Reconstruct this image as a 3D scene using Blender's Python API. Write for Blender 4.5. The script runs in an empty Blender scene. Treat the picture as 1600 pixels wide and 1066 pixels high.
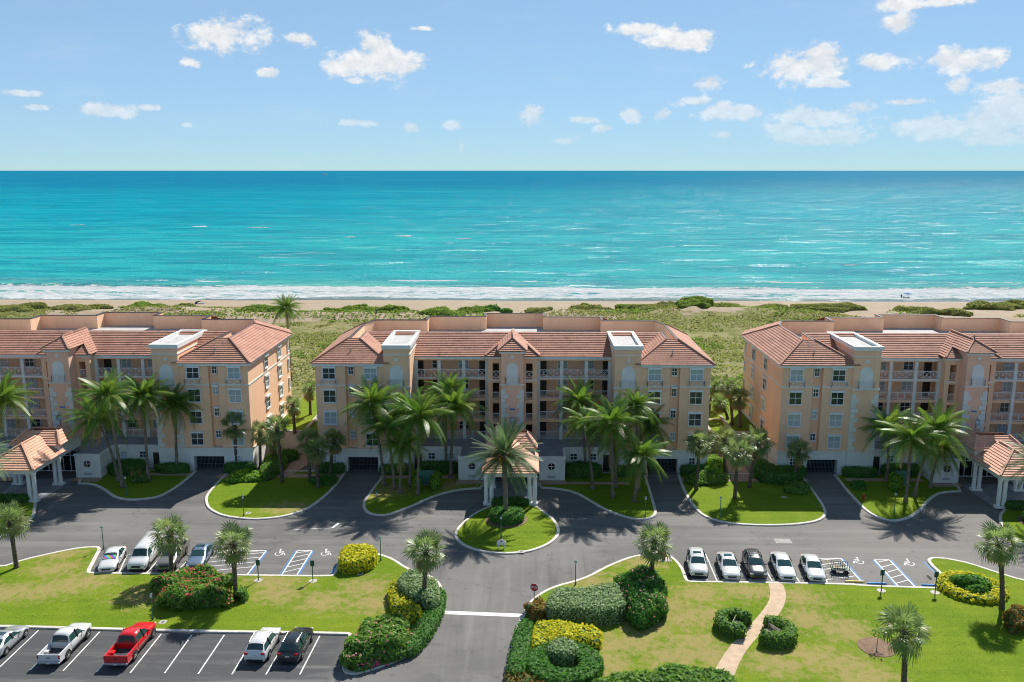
import bpy, bmesh, math, random
import numpy as np
from mathutils import Vector, Matrix, Euler
from mathutils.geometry import tessellate_polygon
random.seed(7); rng = np.random.default_rng(7)
SC = bpy.context.scene
COL = SC.collection
R = math.radians
# ------------------------------------------------------------------ camera, sky, sun, exposure
F = 1350.0; PITCH = math.atan(267 / F); YAW = R(1.0); CAMZ = 40.0
cam_d = bpy.data.cameras.new('camera'); cam = bpy.data.objects.new('camera', cam_d); COL.objects.link(cam)
cam_d.sensor_width = 36; cam_d.lens = F / 1600 * 36; cam_d.clip_start = 1; cam_d.clip_end = 120000
cam.location = (0, 0, CAMZ); cam.rotation_euler = (math.pi / 2 - PITCH, 0, YAW)
SC.camera = cam
SUN_AZ, SUN_EL = R(26), R(46)
sdir = Vector((math.sin(SUN_AZ) * math.cos(SUN_EL), math.cos(SUN_AZ) * math.cos(SUN_EL), math.sin(SUN_EL)))
sl = bpy.data.lights.new('sun', 'SUN'); sl.energy = 2.7; sl.angle = R(0.53); sl.color = (1.0, 0.95, 0.87)
so = bpy.data.objects.new('sun', sl); COL.objects.link(so); so.location = (60, 60, 120)
so.rotation_euler = (-sdir).to_track_quat('-Z', 'Y').to_euler()
SKY_STRENGTH = 0.15
SC.view_settings.view_transform = 'Standard'; SC.view_settings.look = 'None'
SC.view_settings.gamma = 1.0; SC.view_settings.use_curve_mapping = False
SC.view_settings.exposure = 1.4
SC.render.engine = 'CYCLES'
cy = SC.cycles
cy.max_bounces = 7; cy.diffuse_bounces = 5; cy.glossy_bounces = 3; cy.transmission_bounces = 3; cy.transparent_max_bounces = 8
cy.use_denoising = True; cy.use_adaptive_sampling = True; cy.adaptive_threshold = 0.02
cy.filter_width = 1.05; cy.caustics_reflective = False; cy.caustics_refractive = False; cy.sample_clamp_indirect = 6

cp, sp, cyw, syw = math.cos(PITCH), math.sin(PITCH), math.cos(YAW), math.sin(YAW)
def ray(x, y):
    a = (x - 800) / F; b = (533 - y) / F
    fy = cp + b * sp; fz = -sp + b * cp
    return (a * cyw - fy * syw, a * syw + fy * cyw, fz)
def G(x, y, z=0.0):                      # photo pixel -> point on the level z
    d = ray(x, y); t = (z - CAMZ) / d[2]
    return (d[0] * t, d[1] * t)
def WY(x, y, Y):                         # photo pixel -> X, Z on an upright plane at depth Y
    d = ray(x, y); t = Y / d[1]
    return (d[0] * t, CAMZ + d[2] * t)
def zoomer(x0, y0, s): return lambda x, y: (x0 + x * s, y0 + y * s)
Z3 = zoomer(460, 640, .21574); Z4 = zoomer(780, 640, .225); Z22 = zoomer(220, 640, .18759); Z33 = zoomer(1050, 640, .18758)
Z51 = zoomer(0, 640, .18765); Z34 = zoomer(1310, 640, .18758); A5 = zoomer(0, 800, .24958); A6 = zoomer(280, 800, .24955)
A7 = zoomer(520, 820, .23083); A8 = zoomer(780, 820, .23083); A9 = zoomer(1040, 820, .23071); A10 = zoomer(1310, 820, .23071)

# ------------------------------------------------------------------ node helpers
class NT:
    def __init__(s, tree): s.t = tree; s.n = tree.nodes; s.l = tree.links
    def new(s, typ, **kw):
        n = s.n.new(typ)
        for k, v in kw.items(): setattr(n, k, v)
        return n
    def put(s, sock, v):
        if hasattr(v, 'is_output'): s.l.new(v, sock)
        else: sock.default_value = v
    def math(s, op, a, b=None, c=None, clamp=False):
        n = s.new('ShaderNodeMath', operation=op, use_clamp=clamp)
        for i, v in enumerate((a, b, c)):
            if v is not None: s.put(n.inputs[i], v)
        return n.outputs[0]
    def vmath(s, op, a, b=None, c=None):
        n = s.new('ShaderNodeVectorMath', operation=op)
        for i, v in enumerate((a, b, c)):
            if v is not None: s.put(n.inputs[i], v)
        return n.outputs['Value'] if op in ('LENGTH', 'DISTANCE', 'DOT_PRODUCT') else n.outputs[0]
    def noise(s, vec, scale, detail=4, rough=.55, dist=0.0):
        n = s.new('ShaderNodeTexNoise'); s.put(n.inputs['Vector'], vec)
        n.inputs['Scale'].default_value = scale; n.inputs['Detail'].default_value = detail
        n.inputs['Roughness'].default_value = rough; n.inputs['Distortion'].default_value = dist
        return n.outputs['Fac']
    def ramp(s, fac, lo, hi, a=0.0, b=1.0, smooth=True):
        n = s.new('ShaderNodeMapRange', interpolation_type='SMOOTHSTEP' if smooth else 'LINEAR')
        s.put(n.inputs[0], fac); s.put(n.inputs[1], lo); s.put(n.inputs[2], hi); n.inputs[3].default_value = a; n.inputs[4].default_value = b
        return n.outputs[0]
    def mix(s, fac, a, b, blend='MIX'):
        n = s.new('ShaderNodeMix', data_type='RGBA', blend_type=blend)
        s.put(n.inputs[0], fac); s.put(n.inputs[6], a if hasattr(a, 'is_output') else (*a, 1)[:4]); s.put(n.inputs[7], b if hasattr(b, 'is_output') else (*b, 1)[:4])
        return n.outputs[2]
    def xyz(s, vec):
        n = s.new('ShaderNodeSeparateXYZ'); s.put(n.inputs[0], vec); return n.outputs
    def comb(s, x, y, z):
        n = s.new('ShaderNodeCombineXYZ')
        for i, v in enumerate((x, y, z)): s.put(n.inputs[i], v)
        return n.outputs[0]
    def blobs(s, vec, lst):              # distance to the nearest of several ellipses, 0 in a centre, 1 on the rim
        best = None
        for (u, v, a, b) in lst:
            d = s.vmath('LENGTH', s.vmath('MULTIPLY_ADD', vec, (1 / a, 1 / b, 0), (-u / a, -v / b, 0)))
            if best is None: best = d
            else:
                n = s.new('ShaderNodeMath', operation='SMOOTH_MIN'); s.put(n.inputs[0], best); s.put(n.inputs[1], d); n.inputs[2].default_value = .25
                best = n.outputs[0]
        return best
MATS = {}
def material(name):
    m = bpy.data.materials.new(name); m.use_nodes = True
    nt = NT(m.node_tree); b = m.node_tree.nodes['Principled BSDF']; MATS[name] = m
    return m, nt, b
def bump(nt, b, h, strength=.3, dist=.05):
    n = nt.new('ShaderNodeBump'); n.inputs['Strength'].default_value = strength; n.inputs['Distance'].default_value = dist
    nt.put(n.inputs['Height'], h); nt.l.new(n.outputs[0], b.inputs['Normal'])
def pos(nt):
    return nt.new('ShaderNodeNewGeometry').outputs['Position']
def plain(name, col, rough=.7, var=.12, scale=1.5, metal=0.0, bumps=0.0, bscale=20, spec=.4, fine=0.0):
    m, nt, b = material(name)
    p = pos(nt)
    c2 = tuple(c * (1 - var) for c in col); c1 = tuple(min(1, c * (1 + var)) for c in col)
    c = nt.mix(nt.ramp(nt.noise(p, scale, 5), .3, .7), c1, c2)
    if fine: c = nt.mix(nt.ramp(nt.noise(p, scale * 14, 3), .35, .65, 0, fine), c, tuple(x * .55 for x in col))
    nt.l.new(c, b.inputs['Base Color']); b.inputs['Roughness'].default_value = rough; b.inputs['Metallic'].default_value = metal
    b.inputs['Specular IOR Level'].default_value = spec
    if bumps: bump(nt, b, nt.noise(p, bscale, 4), bumps)
    return m
def leafmat(name, c1, c2, trans=.35, rough=.55, tip=None, spec=.35):
    m, nt, b = material(name)
    g = nt.new('ShaderNodeNewGeometry'); oi = nt.new('ShaderNodeObjectInfo')
    big = nt.noise(g.outputs['Position'], .9, 3)
    f = nt.math('ADD', nt.math('MULTIPLY', g.outputs['Random Per Island'], .5), nt.ramp(big, .3, .7, 0, .5))
    c = nt.mix(f, c1, c2); c = nt.mix(nt.ramp(nt.noise(g.outputs['Position'], 1.7, 4), .6, .75, 0, .35), c, (c2[0] * 1.2 + .05, c2[1] * .75, c2[2]))
    if tip: c = nt.mix(nt.ramp(nt.math('ADD', nt.math('MULTIPLY', g.outputs['Random Per Island'], .5), nt.math('MULTIPLY', oi.outputs['Random'], .6)), .72, 1.0), c, tip)
    nt.l.new(c, b.inputs['Base Color']); b.inputs['Roughness'].default_value = rough; b.inputs['Specular IOR Level'].default_value = spec
    tr = nt.new('ShaderNodeBsdfTranslucent'); nt.l.new(nt.mix(.5, c, (c2[0] * 1.5, c2[1] * 1.5, c2[2])), tr.inputs[0])
    ms = nt.new('ShaderNodeMixShader'); ms.inputs[0].default_value = trans
    nt.l.new(b.outputs[0], ms.inputs[1]); nt.l.new(tr.outputs[0], ms.inputs[2])
    nt.l.new(ms.outputs[0], m.node_tree.nodes['Material Output'].inputs['Surface'])
    return m
# ------------------------------------------------------------------ world: sky with fair-weather clouds
def dir_uv(x, y):
    d = Vector(ray(x, y)).normalized(); return math.atan2(d.x, d.y), math.asin(d.z)
CLOUDS = [(348, 56, 52, 22), (585, 98, 60, 24), (590, 78, 30, 22), (630, 100, 34, 18), (540, 103, 30, 14), (172, 173, 32, 9), (295, 98, 14, 7), (556, 126, 18, 5), (645, 201, 14, 7),
          (660, 45, 16, 3), (1010, 47, 48, 10), (1060, 63, 55, 13), (1095, 60, 22, 12), (1262, 103, 66, 20), (1275, 92, 34, 17), (1290, 130, 32, 6), (1365, 98, 28, 11), (1402, 38, 22, 11),
          (1495, 97, 52, 15), (1490, 90, 26, 14), (1502, 133, 18, 9), (1562, 136, 44, 9), (1105, 131, 30, 10), (1083, 158, 28, 8), (1150, 176, 52, 10), (1125, 170, 18, 10), (1285, 181, 82, 15), (1350, 170, 25, 9), (1225, 200, 30, 8),
          (990, 180, 20, 11), (1032, 181, 14, 9), (917, 187, 22, 6), (830, 182, 20, 13), (945, 201, 16, 6), (828, 172, 9, 7), (1415, 160, 34, 5), (1390, 8, 24, 9), (1480, 3, 46, 6),
          (1580, 178, 44, 26), (1540, 192, 44, 18), (1470, 197, 60, 16), (1595, 160, 24, 14), (35, 146, 24, 4), (56, 168, 22, 4), (235, 168, 14, 4), (470, 62, 24, 9), (560, 192, 34, 5), (705, 195, 13, 6), (720, 230, 6, 9),
          (1130, 210, 18, 5), (880, 220, 22, 7), (1280, 215, 70, 10), (1560, 215, 60, 10), (290, 195, 9, 3), (420, 115, 14, 5)]
world = bpy.data.worlds.new('World'); SC.world = world; world.use_nodes = True
nt = NT(world.node_tree); bg = world.node_tree.nodes['Background']
sky = nt.new('ShaderNodeTexSky', sky_type='NISHITA'); sky.sun_disc = False; sky.sun_elevation = SUN_EL; sky.sun_rotation = SUN_AZ
sky.altitude = 0; sky.air_density = 0.3; sky.dust_density = 0.0; sky.ozone_density = 4.0
tc = nt.new('ShaderNodeTexCoord').outputs['Generated']
blist = []
for (x, y, a, b_) in CLOUDS:
    u, v = dir_uv(x, y); blist.append((u, v, a / F * 1.22, b_ / F * 1.3))
cr = random.Random(3)
for i in range(22):                      # the same sort of clouds go on all round, outside the view too
    u = cr.uniform(.62, 2 * math.pi - .62); u = u if u < math.pi else u - 2 * math.pi
    v = cr.uniform(.03, .42); w = cr.uniform(.012, .05); blist.append((u, v, w, w * cr.uniform(.25, .5)))
X, Y, Zc = nt.xyz(nt.vmath('NORMALIZE', tc))
uv0 = nt.comb(nt.math('ARCTAN2', X, Y), nt.math('ARCSINE', Zc), 0.0)
dblob = nt.blobs(uv0, blist)
def cloud_density(off):
    uv = nt.vmath('ADD', uv0, (0, off, 0))
    suv = nt.vmath('MULTIPLY', uv, (1, 1.35, 1))
    d = dblob
    n1 = nt.noise(suv, 30, 8, .58, .15); n2 = nt.noise(suv, 130, 4, .6, .2)
    k = nt.math('ADD', nt.math('MULTIPLY', nt.math('SUBTRACT', n1, .5), 2.5), nt.math('MULTIPLY', nt.math('SUBTRACT', n2, .5), .9))
    return nt.math('ADD', nt.math('SUBTRACT', 1.0, d), k)
d0 = cloud_density(0.0); d1 = cloud_density(.009)
alpha = nt.ramp(d0, .0, .62)
haz = nt.ramp(nt.xyz(uv0)[1], 0.0, .13, .30, 1.0)
alpha = nt.math('MULTIPLY', nt.math('MULTIPLY', alpha, haz), nt.ramp(nt.xyz(uv0)[1], -.02, .0, 0, .96))
veil = nt.math('MULTIPLY', nt.ramp(nt.noise(nt.vmath('MULTIPLY', uv0, (1, 3.2, 1)), 9, 6, .6), .5, .85), .16)
lit = nt.ramp(nt.math('SUBTRACT', d1, d0), -.9, .55, 1.0, .0)
ccol = nt.mix(lit, (.70, .735, .77), (.96, .96, .95))
bg.inputs['Strength'].default_value = SKY_STRENGTH
lum = nt.math('MULTIPLY', nt.vmath('DOT_PRODUCT', sky.outputs[0], (.25, .65, .10)), SKY_STRENGTH)
sq = nt.math('DIVIDE', 1.9, nt.math('ADD', nt.math('MULTIPLY', lum, 6.0), 1.0))      # soft shoulder on the bright horizon
grey = nt.math('DIVIDE', lum, SKY_STRENGTH)
skyc = nt.vmath('MULTIPLY', nt.vmath('MULTIPLY', nt.mix(.28, sky.outputs[0], nt.comb(grey, grey, grey)), nt.comb(sq, sq, sq)), (.90, 1.0, .84))      # sky blue mixed towards grey and tinted, for a more neutral fill light
inv = .40 / SKY_STRENGTH
cc = nt.vmath('MULTIPLY', ccol, (inv, inv, inv))
skyc = nt.mix(veil, skyc, (.75 * inv, .82 * inv, .88 * inv))
nt.l.new(nt.mix(alpha, skyc, cc), bg.inputs['Color'])
world.cycles.sampling_method = 'MANUAL'; world.cycles.sample_map_resolution = 1024

# ------------------------------------------------------------------ mesh helpers
def tag(o, label=None, cat=None, group=None, kind=None):
    if label: o['label'] = label
    if cat: o['category'] = cat
    if group: o['group'] = group
    if kind: o['kind'] = kind
    return o
def link(name, data, parent=None, loc=None):
    o = bpy.data.objects.new(name, data); COL.objects.link(o)
    if parent: o.parent = parent
    if loc is not None: o.location = loc
    return o
def empty(name, loc=(0, 0, 0), rz=0.0):
    o = link(name, None, None, loc); o.rotation_euler = (0, 0, rz); o.empty_display_size = .3; return o
def copy_tree(o, parent=None, dx=None):
    c = o.copy(); COL.objects.link(c); c.parent = parent
    for ch in o.children: copy_tree(ch, c)
    return c
class MB:
    def __init__(s): s.v = []; s.f = []; s.uv = None
    def poly(s, pts):
        i = len(s.v); s.v += [tuple(p) for p in pts]; s.f.append(tuple(range(i, i + len(pts)))); return s
    def box(s, x0, x1, y0, y1, z0, z1):
        i = len(s.v)
        s.v += [(x0, y0, z0), (x1, y0, z0), (x1, y1, z0), (x0, y1, z0), (x0, y0, z1), (x1, y0, z1), (x1, y1, z1), (x0, y1, z1)]
        s.f += [tuple(i + k for k in q) for q in ((0, 3, 2, 1), (4, 5, 6, 7), (0, 1, 5, 4), (1, 2, 6, 5), (2, 3, 7, 6), (3, 0, 4, 7))]
        return s
    def bar(s, a, b, w=.05, up=(0, 0, 1), h=None):
        a, b = Vector(a), Vector(b); d = (b - a).normalized(); u = Vector(up)
        if abs(d.dot(u)) > .95: u = Vector((0, 1, 0))
        x = d.cross(u).normalized() * w / 2; y = x.cross(d).normalized() * (h or w) / 2
        i = len(s.v)
        for p in (a, b): s.v += [tuple(p - x - y), tuple(p + x - y), tuple(p + x + y), tuple(p - x + y)]
        s.f += [tuple(i + k for k in q) for q in ((0, 1, 5, 4), (1, 2, 6, 5), (2, 3, 7, 6), (3, 0, 4, 7), (3, 2, 1, 0), (4, 5, 6, 7))]
        return s
    def tube(s, pts, rad, n=8, cap=True):
        pts = [Vector(p) for p in pts]; base = len(s.v)
        if not hasattr(rad, '__len__'): rad = [rad] * len(pts)
        for k, p in enumerate(pts):
            d = (pts[min(k + 1, len(pts) - 1)] - pts[max(k - 1, 0)]).normalized()
            u = Vector((1, 0, 0)) if abs(d.x) < .9 else Vector((0, 1, 0))
            x = d.cross(u).normalized(); y = d.cross(x)
            for j in range(n):
                a = 2 * math.pi * j / n; s.v.append(tuple(p + (x * math.cos(a) + y * math.sin(a)) * rad[k]))
        for k in range(len(pts) - 1):
            for j in range(n):
                a = base + k * n + j; b = base + k * n + (j + 1) % n
                s.f.append((a, b, b + n, a + n))
        if cap: s.f.append(tuple(base + j for j in range(n - 1, -1, -1))); e = base + (len(pts) - 1) * n; s.f.append(tuple(e + j for j in range(n)))
        return s
    def lathe(s, prof, n=14, cx=0, cy_=0):
        base = len(s.v)
        for r, z in prof:
            for j in range(n):
                a = 2 * math.pi * j / n; s.v.append((cx + r * math.cos(a), cy_ + r * math.sin(a), z))
        for k in range(len(prof) - 1):
            for j in range(n):
                a = base + k * n + j; b = base + k * n + (j + 1) % n; s.f.append((a, b, b + n, a + n))
        s.f.append(tuple(base + j for j in range(n - 1, -1, -1))); e = base + (len(prof) - 1) * n; s.f.append(tuple(e + j for j in range(n)))
        return s
    def mesh(s, name, mat, smooth=False):
        me = bpy.data.meshes.new(name); me.from_pydata(s.v, [], s.f)
        me.materials.append(MATS[mat] if isinstance(mat, str) else mat)
        if smooth: me.polygons.foreach_set('use_smooth', [True] * len(me.polygons))
        me.update(); return me
    def build(s, name, mat, parent=None, loc=None, smooth=False, bevel=0):
        me = s.mesh(name, mat, smooth); o = link(name, me, parent, loc)
        if bevel:
            bm = bmesh.new(); bm.from_mesh(me); bmesh.ops.bevel(bm, geom=bm.edges[:], offset=bevel, segments=1, affect='EDGES'); bm.to_mesh(me); bm.free()
        return o
def np_mesh(name, V, Fq, mat, smooth=False):
    me = bpy.data.meshes.new(name); V = np.asarray(V, np.float32); Fq = np.asarray(Fq, np.int32); k = Fq.shape[1]
    me.vertices.add(len(V)); me.vertices.foreach_set('co', V.ravel())
    me.loops.add(Fq.size); me.loops.foreach_set('vertex_index', Fq.ravel())
    me.polygons.add(len(Fq)); me.polygons.foreach_set('loop_start', np.arange(0, Fq.size, k, dtype=np.int32))
    if smooth: me.polygons.foreach_set('use_smooth', np.ones(len(Fq), bool))
    me.materials.append(MATS[mat]); me.update(calc_edges=True); return me
def scatter(name, P, N, size, mat, aspect=1.6, tilt=.6, parent=None, blades=1, fold=0.0):
    """leaf-shaped quads at P with normals N"""
    n = len(P)
    if blades > 1: P = np.repeat(P, blades, 0); N = np.repeat(N, blades, 0); n = len(P); P = P + rng.normal(0, .06, P.shape) * np.array([1, 1, .2])
    N = N + rng.normal(0, tilt, (n, 3)); N /= np.linalg.norm(N, axis=1, keepdims=True)
    A = np.cross(N, rng.normal(0, 1, (n, 3))); A /= np.linalg.norm(A, axis=1, keepdims=True) + 1e-9; B = np.cross(N, A)
    s = (np.asarray(size) * rng.uniform(.65, 1.35, n))[:, None]
    q = np.stack([P - A * s * .5 * aspect, P - B * s * .42 + N * s * .1, P + A * s * .5 * aspect, P + B * s * .42 + N * s * .1], 1).reshape(-1, 3)
    return link(name, np_mesh(name, q, np.arange(4 * n).reshape(-1, 4), mat), parent)
def blades_mesh(name, P, h, w, mat, lean=.45, parent=None):
    n = len(P); a = rng.uniform(0, 2 * np.pi, n); d = np.stack([np.cos(a), np.sin(a), 0 * a], 1); e = np.stack([-np.sin(a), np.cos(a), 0 * a], 1)
    h = (np.asarray(h) * rng.uniform(.6, 1.3, n))[:, None]; w = (np.asarray(w) * rng.uniform(.7, 1.2, n))[:, None]; ln = rng.normal(0, lean, (n, 1))
    tip = P + np.array([0, 0, 1]) * h + e * h * ln
    q = np.stack([P - d * w, P + d * w, tip + d * w * .35, tip - d * w * .35], 1).reshape(-1, 3)
    return link(name, np_mesh(name, q, np.arange(4 * n).reshape(-1, 4), mat), parent)
def hash2(ix, iy, seed):
    h = (ix.astype(np.int64) * 374761393 + iy.astype(np.int64) * 668265263 + seed * 144665) & 0x7fffffff
    h = ((h ^ (h >> 13)) * 1274126177) & 0x7fffffff
    return ((h ^ (h >> 16)) & 0xffff) / 65535.0
def vnoise(x, y, seed=0):
    x = np.asarray(x, float); y = np.asarray(y, float)
    ix, iy = np.floor(x), np.floor(y); fx, fy = x - ix, y - iy; fx = fx * fx * (3 - 2 * fx); fy = fy * fy * (3 - 2 * fy)
    a, b, c, d = hash2(ix, iy, seed), hash2(ix + 1, iy, seed), hash2(ix, iy + 1, seed), hash2(ix + 1, iy + 1, seed)
    return a + (b - a) * fx + (c - a) * fy + (a - b - c + d) * fx * fy
def fbm(x, y, seed=0, o=4):
    s = 0; a = .5; f = 1.0
    for k in range(o): s = s + a * vnoise(np.asarray(x) * f, np.asarray(y) * f, seed + k); a *= .5; f *= 2.03
    return s / (1 - .5 ** o)
def smoothpoly(P, it=2):
    P = [tuple(p) for p in P]
    for _ in range(it):
        Q = []
        for i in range(len(P)):
            a, b = P[i], P[(i + 1) % len(P)]
            Q += [(a[0] * .75 + b[0] * .25, a[1] * .75 + b[1] * .25), (a[0] * .25 + b[0] * .75, a[1] * .25 + b[1] * .75)]
        P = Q
    if sum(P[i][0] * P[(i + 1) % len(P)][1] - P[(i + 1) % len(P)][0] * P[i][1] for i in range(len(P))) < 0: P.reverse()
    return P
def inset(P, d):                         # P counter-clockwise, d > 0 goes inwards
    out = []; n = len(P)
    for i in range(n):
        a, b, c = Vector(P[i - 1]), Vector(P[i]), Vector(P[(i + 1) % n])
        e1 = (b - a); e2 = (c - b)
        n1 = Vector((-e1.y, e1.x)).normalized() if e1.length > 1e-6 else Vector((0, 0)); n2 = Vector((-e2.y, e2.x)).normalized() if e2.length > 1e-6 else n1
        m = (n1 + n2); m = m.normalized() if m.length > 1e-4 else n1
        k = min(1.6, 1 / max(.4, m.dot(n1) if m.dot(n1) > 0 else 1)); out.append((b.x + m.x * d * k, b.y + m.y * d * k))
    return out
def fill(mb, P, z):
    tri = tessellate_polygon([[Vector((p[0], p[1], 0)) for p in P]])
    i = len(mb.v); mb.v += [(p[0], p[1], z) for p in P]
    for t in tri:
        a, b, c = (Vector(P[k]) for k in t)
        t = t if (b - a).cross(c - a) > 0 else (t[0], t[2], t[1]); mb.f.append(tuple(i + k for k in t))
def inside(P, x, y):
    r = np.zeros(len(x), bool); n = len(P)
    for i in range(n):
        (x1, y1), (x2, y2) = P[i], P[(i + 1) % n]
        if y1 == y2: continue
        c = ((y1 > y) != (y2 > y)) & (x < (x2 - x1) * (y - y1) / (y2 - y1) + x1); r ^= c
    return r
# ------------------------------------------------------------------ materials
plain('stucco_peach', (.91, .57, .365), .85, .05, .35, bumps=.15, bscale=30, fine=.10)
plain('stucco_pink', (.89, .53, .38), .85, .06, .5, bumps=.15, bscale=30, fine=.08)
plain('white_stucco', (.72, .72, .69), .8, .06, .5, bumps=.1, bscale=30, fine=.06)
plain('white_trim', (.74, .74, .71), .6, .05, 1.0)
plain('white_metal', (.75, .76, .77), .45, .04, 1.0)
plain('grey_deck', (.27, .28, .31), .85, .15, .7, fine=.15)
plain('box_roof', (.45, .44, .43), .85, .12, .8, fine=.2)
plain('dark_trim', (.05, .045, .05), .6, .2)
plain('dark_door', (.035, .025, .02), .5, .2)
plain('grille_grey', (.11, .125, .14), .5, .15)
plain('interior', (.10, .065, .045), .9, .2)
plain('concrete', (.46, .43, .38), .85, .14, 1.2, bumps=.15, fine=.25)
plain('wet_kerb', (.60, .56, .50), .85, .12, 1.5, bumps=.15, fine=.3)
plain('pavers', (.40, .27, .20), .9, .15, 2.0, bumps=.2, fine=.25)
plain('path_tan', (.50, .37, .25), .9, .12, 1.5, bumps=.2, fine=.2)
plain('line_white', (.70, .70, .68), .8, .08, 3.0, fine=.35)
plain('line_blue', (.035, .22, .52), .7, .12, 3.0, fine=.25)
plain('line_yellow', (.6, .5, .15), .8, .1, 3.0)
plain('mulch', (.22, .14, .09), .95, .3, 4.0, bumps=.6, bscale=25, fine=.4)
plain('palm_trunk', (.20, .165, .125), .95, .3, 2.0, bumps=.6, bscale=14, fine=.4)
plain('fan_trunk', (.13, .10, .075), .95, .35, 3.0, bumps=.8, bscale=10, fine=.5)
plain('hedge_core', (.06, .12, .03), .95, .4, 3.0)
plain('dune_core', (.20, .23, .08), .95, .3, .8); plain('oil', (.03, .028, .026), .9, .2)
plain('green_metal', (.02, .10, .075), .45, .15, 3.0)
plain('lamp_green', (.05, .16, .13), .5, .2, 3.0)
plain('transformer', (.07, .20, .17), .5, .12, 1.0)
plain('red_paint', (.5, .03, .03), .45, .1)
plain('sign_red', (.55, .015, .02), .4, .06)
plain('metal_grey', (.35, .36, .37), .35, .1, metal=.6)
plain('rubber', (.018, .018, .018), .8, .2)
plain('alloy', (.55, .56, .58), .28, .05, metal=.8)
plain('plastic_black', (.02, .02, .022), .5, .2)
plain('bed_liner', (.05, .05, .055), .8, .2)
plain('orange_fruit', (.75, .32, .03), .7, .2, 4.0)
plain('dry_wood', (.42, .36, .28), .9, .15)
plain('coconut', (.30, .26, .05), .6, .2)
def stain(name):
    m = MATS[name]; nt = NT(m.node_tree); b = m.node_tree.nodes['Principled BSDF']; c = b.inputs['Base Color'].links[0].from_socket
    n = nt.noise(nt.vmath('MULTIPLY', pos(nt), (1, 1, .07)), 1.7, 6, .65); g = nt.noise(pos(nt), .22, 4)
    k = nt.math('MULTIPLY', nt.ramp(n, .5, .8), nt.ramp(g, .4, .65, 0, .42)); nt.l.new(nt.mix(k, c, (.34, .24, .17)), b.inputs['Base Color'])
for n_ in ('stucco_peach', 'stucco_pink', 'white_stucco', 'white_trim'): stain(n_)
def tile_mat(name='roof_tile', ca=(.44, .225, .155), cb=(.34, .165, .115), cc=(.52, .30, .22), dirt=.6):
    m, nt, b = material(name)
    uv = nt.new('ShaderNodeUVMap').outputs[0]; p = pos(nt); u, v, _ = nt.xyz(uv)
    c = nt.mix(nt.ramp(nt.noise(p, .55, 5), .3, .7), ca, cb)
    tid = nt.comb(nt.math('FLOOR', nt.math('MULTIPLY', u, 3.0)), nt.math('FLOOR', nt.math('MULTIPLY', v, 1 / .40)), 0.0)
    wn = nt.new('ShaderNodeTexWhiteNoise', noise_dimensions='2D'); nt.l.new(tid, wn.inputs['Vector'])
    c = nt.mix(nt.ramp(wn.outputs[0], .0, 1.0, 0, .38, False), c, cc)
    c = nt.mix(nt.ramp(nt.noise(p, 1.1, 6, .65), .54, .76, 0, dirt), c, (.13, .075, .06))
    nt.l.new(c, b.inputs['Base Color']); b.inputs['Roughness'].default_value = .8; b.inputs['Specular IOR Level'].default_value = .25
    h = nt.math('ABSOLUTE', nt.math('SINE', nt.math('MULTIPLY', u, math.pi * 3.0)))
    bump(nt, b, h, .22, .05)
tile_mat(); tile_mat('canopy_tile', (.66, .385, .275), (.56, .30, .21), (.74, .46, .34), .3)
def glass_mat():
    m, nt, b = material('window_glass')
    oi = nt.new('ShaderNodeObjectInfo').outputs['Random']; p = pos(nt)
    blind = nt.math('GREATER_THAN', oi, .52)
    slat = nt.ramp(nt.math('SINE', nt.math('MULTIPLY', nt.xyz(p)[2], 60.0)), -1, 1, .75, 1.0)
    bl = nt.vmath('MULTIPLY', (.42, .50, .52), nt.comb(slat, slat, slat))
    c = nt.mix(blind, (.03, .045, .05), bl)
    nt.l.new(c, b.inputs['Base Color']); b.inputs['Roughness'].default_value = .06; b.inputs['Specular IOR Level'].default_value = .6
glass_mat()
m, nt, b = material('dark_glass'); b.inputs['Base Color'].default_value = (.012, .015, .018, 1); b.inputs['Roughness'].default_value = .05
m, nt, b = material('car_glass'); b.inputs['Base Color'].default_value = (.022, .06, .06, 1); b.inputs['Roughness'].default_value = .04; b.inputs['Specular IOR Level'].default_value = .7
def paint(name, col, metal=0.0, rough=.25):
    m, nt, b = material(name); b.inputs['Base Color'].default_value = (*col, 1); b.inputs['Metallic'].default_value = metal
    b.inputs['Roughness'].default_value = rough; b.inputs['Coat Weight'].default_value = .7; b.inputs['Coat Roughness'].default_value = .06
paint('paint_white', (.62, .62, .61)); paint('paint_red', (.62, .012, .015)); paint('paint_black', (.012, .014, .018)); paint('paint_silver', (.52, .54, .56), .5, .3)
paint('paint_grey', (.075, .072, .07), .2, .3); paint('paint_tan', (.16, .15, .135), .2, .35); paint('paint_blue', (.16, .22, .31), .3, .28)
m, nt, b = material('lamp_clear'); b.inputs['Base Color'].default_value = (.6, .63, .66, 1); b.inputs['Roughness'].default_value = .1
m, nt, b = material('lamp_red'); b.inputs['Base Color'].default_value = (.42, .01, .015, 1); b.inputs['Roughness'].default_value = .15
m, nt, b = material('sunshade')
gx_ = nt.xyz(nt.new('ShaderNodeTexCoord').outputs['Generated'])
hs = nt.new('ShaderNodeCombineColor', mode='HSV'); nt.l.new(nt.math('FRACT', nt.math('ADD', nt.math('MULTIPLY', gx_[0], 1.7), nt.math('MULTIPLY', gx_[1], .6))), hs.inputs[0]); hs.inputs[1].default_value = .85; hs.inputs[2].default_value = .6
nt.l.new(hs.outputs[0], b.inputs['Base Color'])
leafmat('leaf_coconut', (.05, .145, .02), (.16, .28, .035), .42, .42, (.34, .27, .05), .5)
leafmat('leaf_fan', (.11, .19, .055), (.25, .34, .13), .42, .42, (.26, .21, .10), .5)
leafmat('leaf_date', (.075, .145, .06), (.15, .225, .10), .36, .5)
leafmat('leaf_dark', (.045, .16, .025), (.11, .28, .045), .4, .6, spec=.2)
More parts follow.
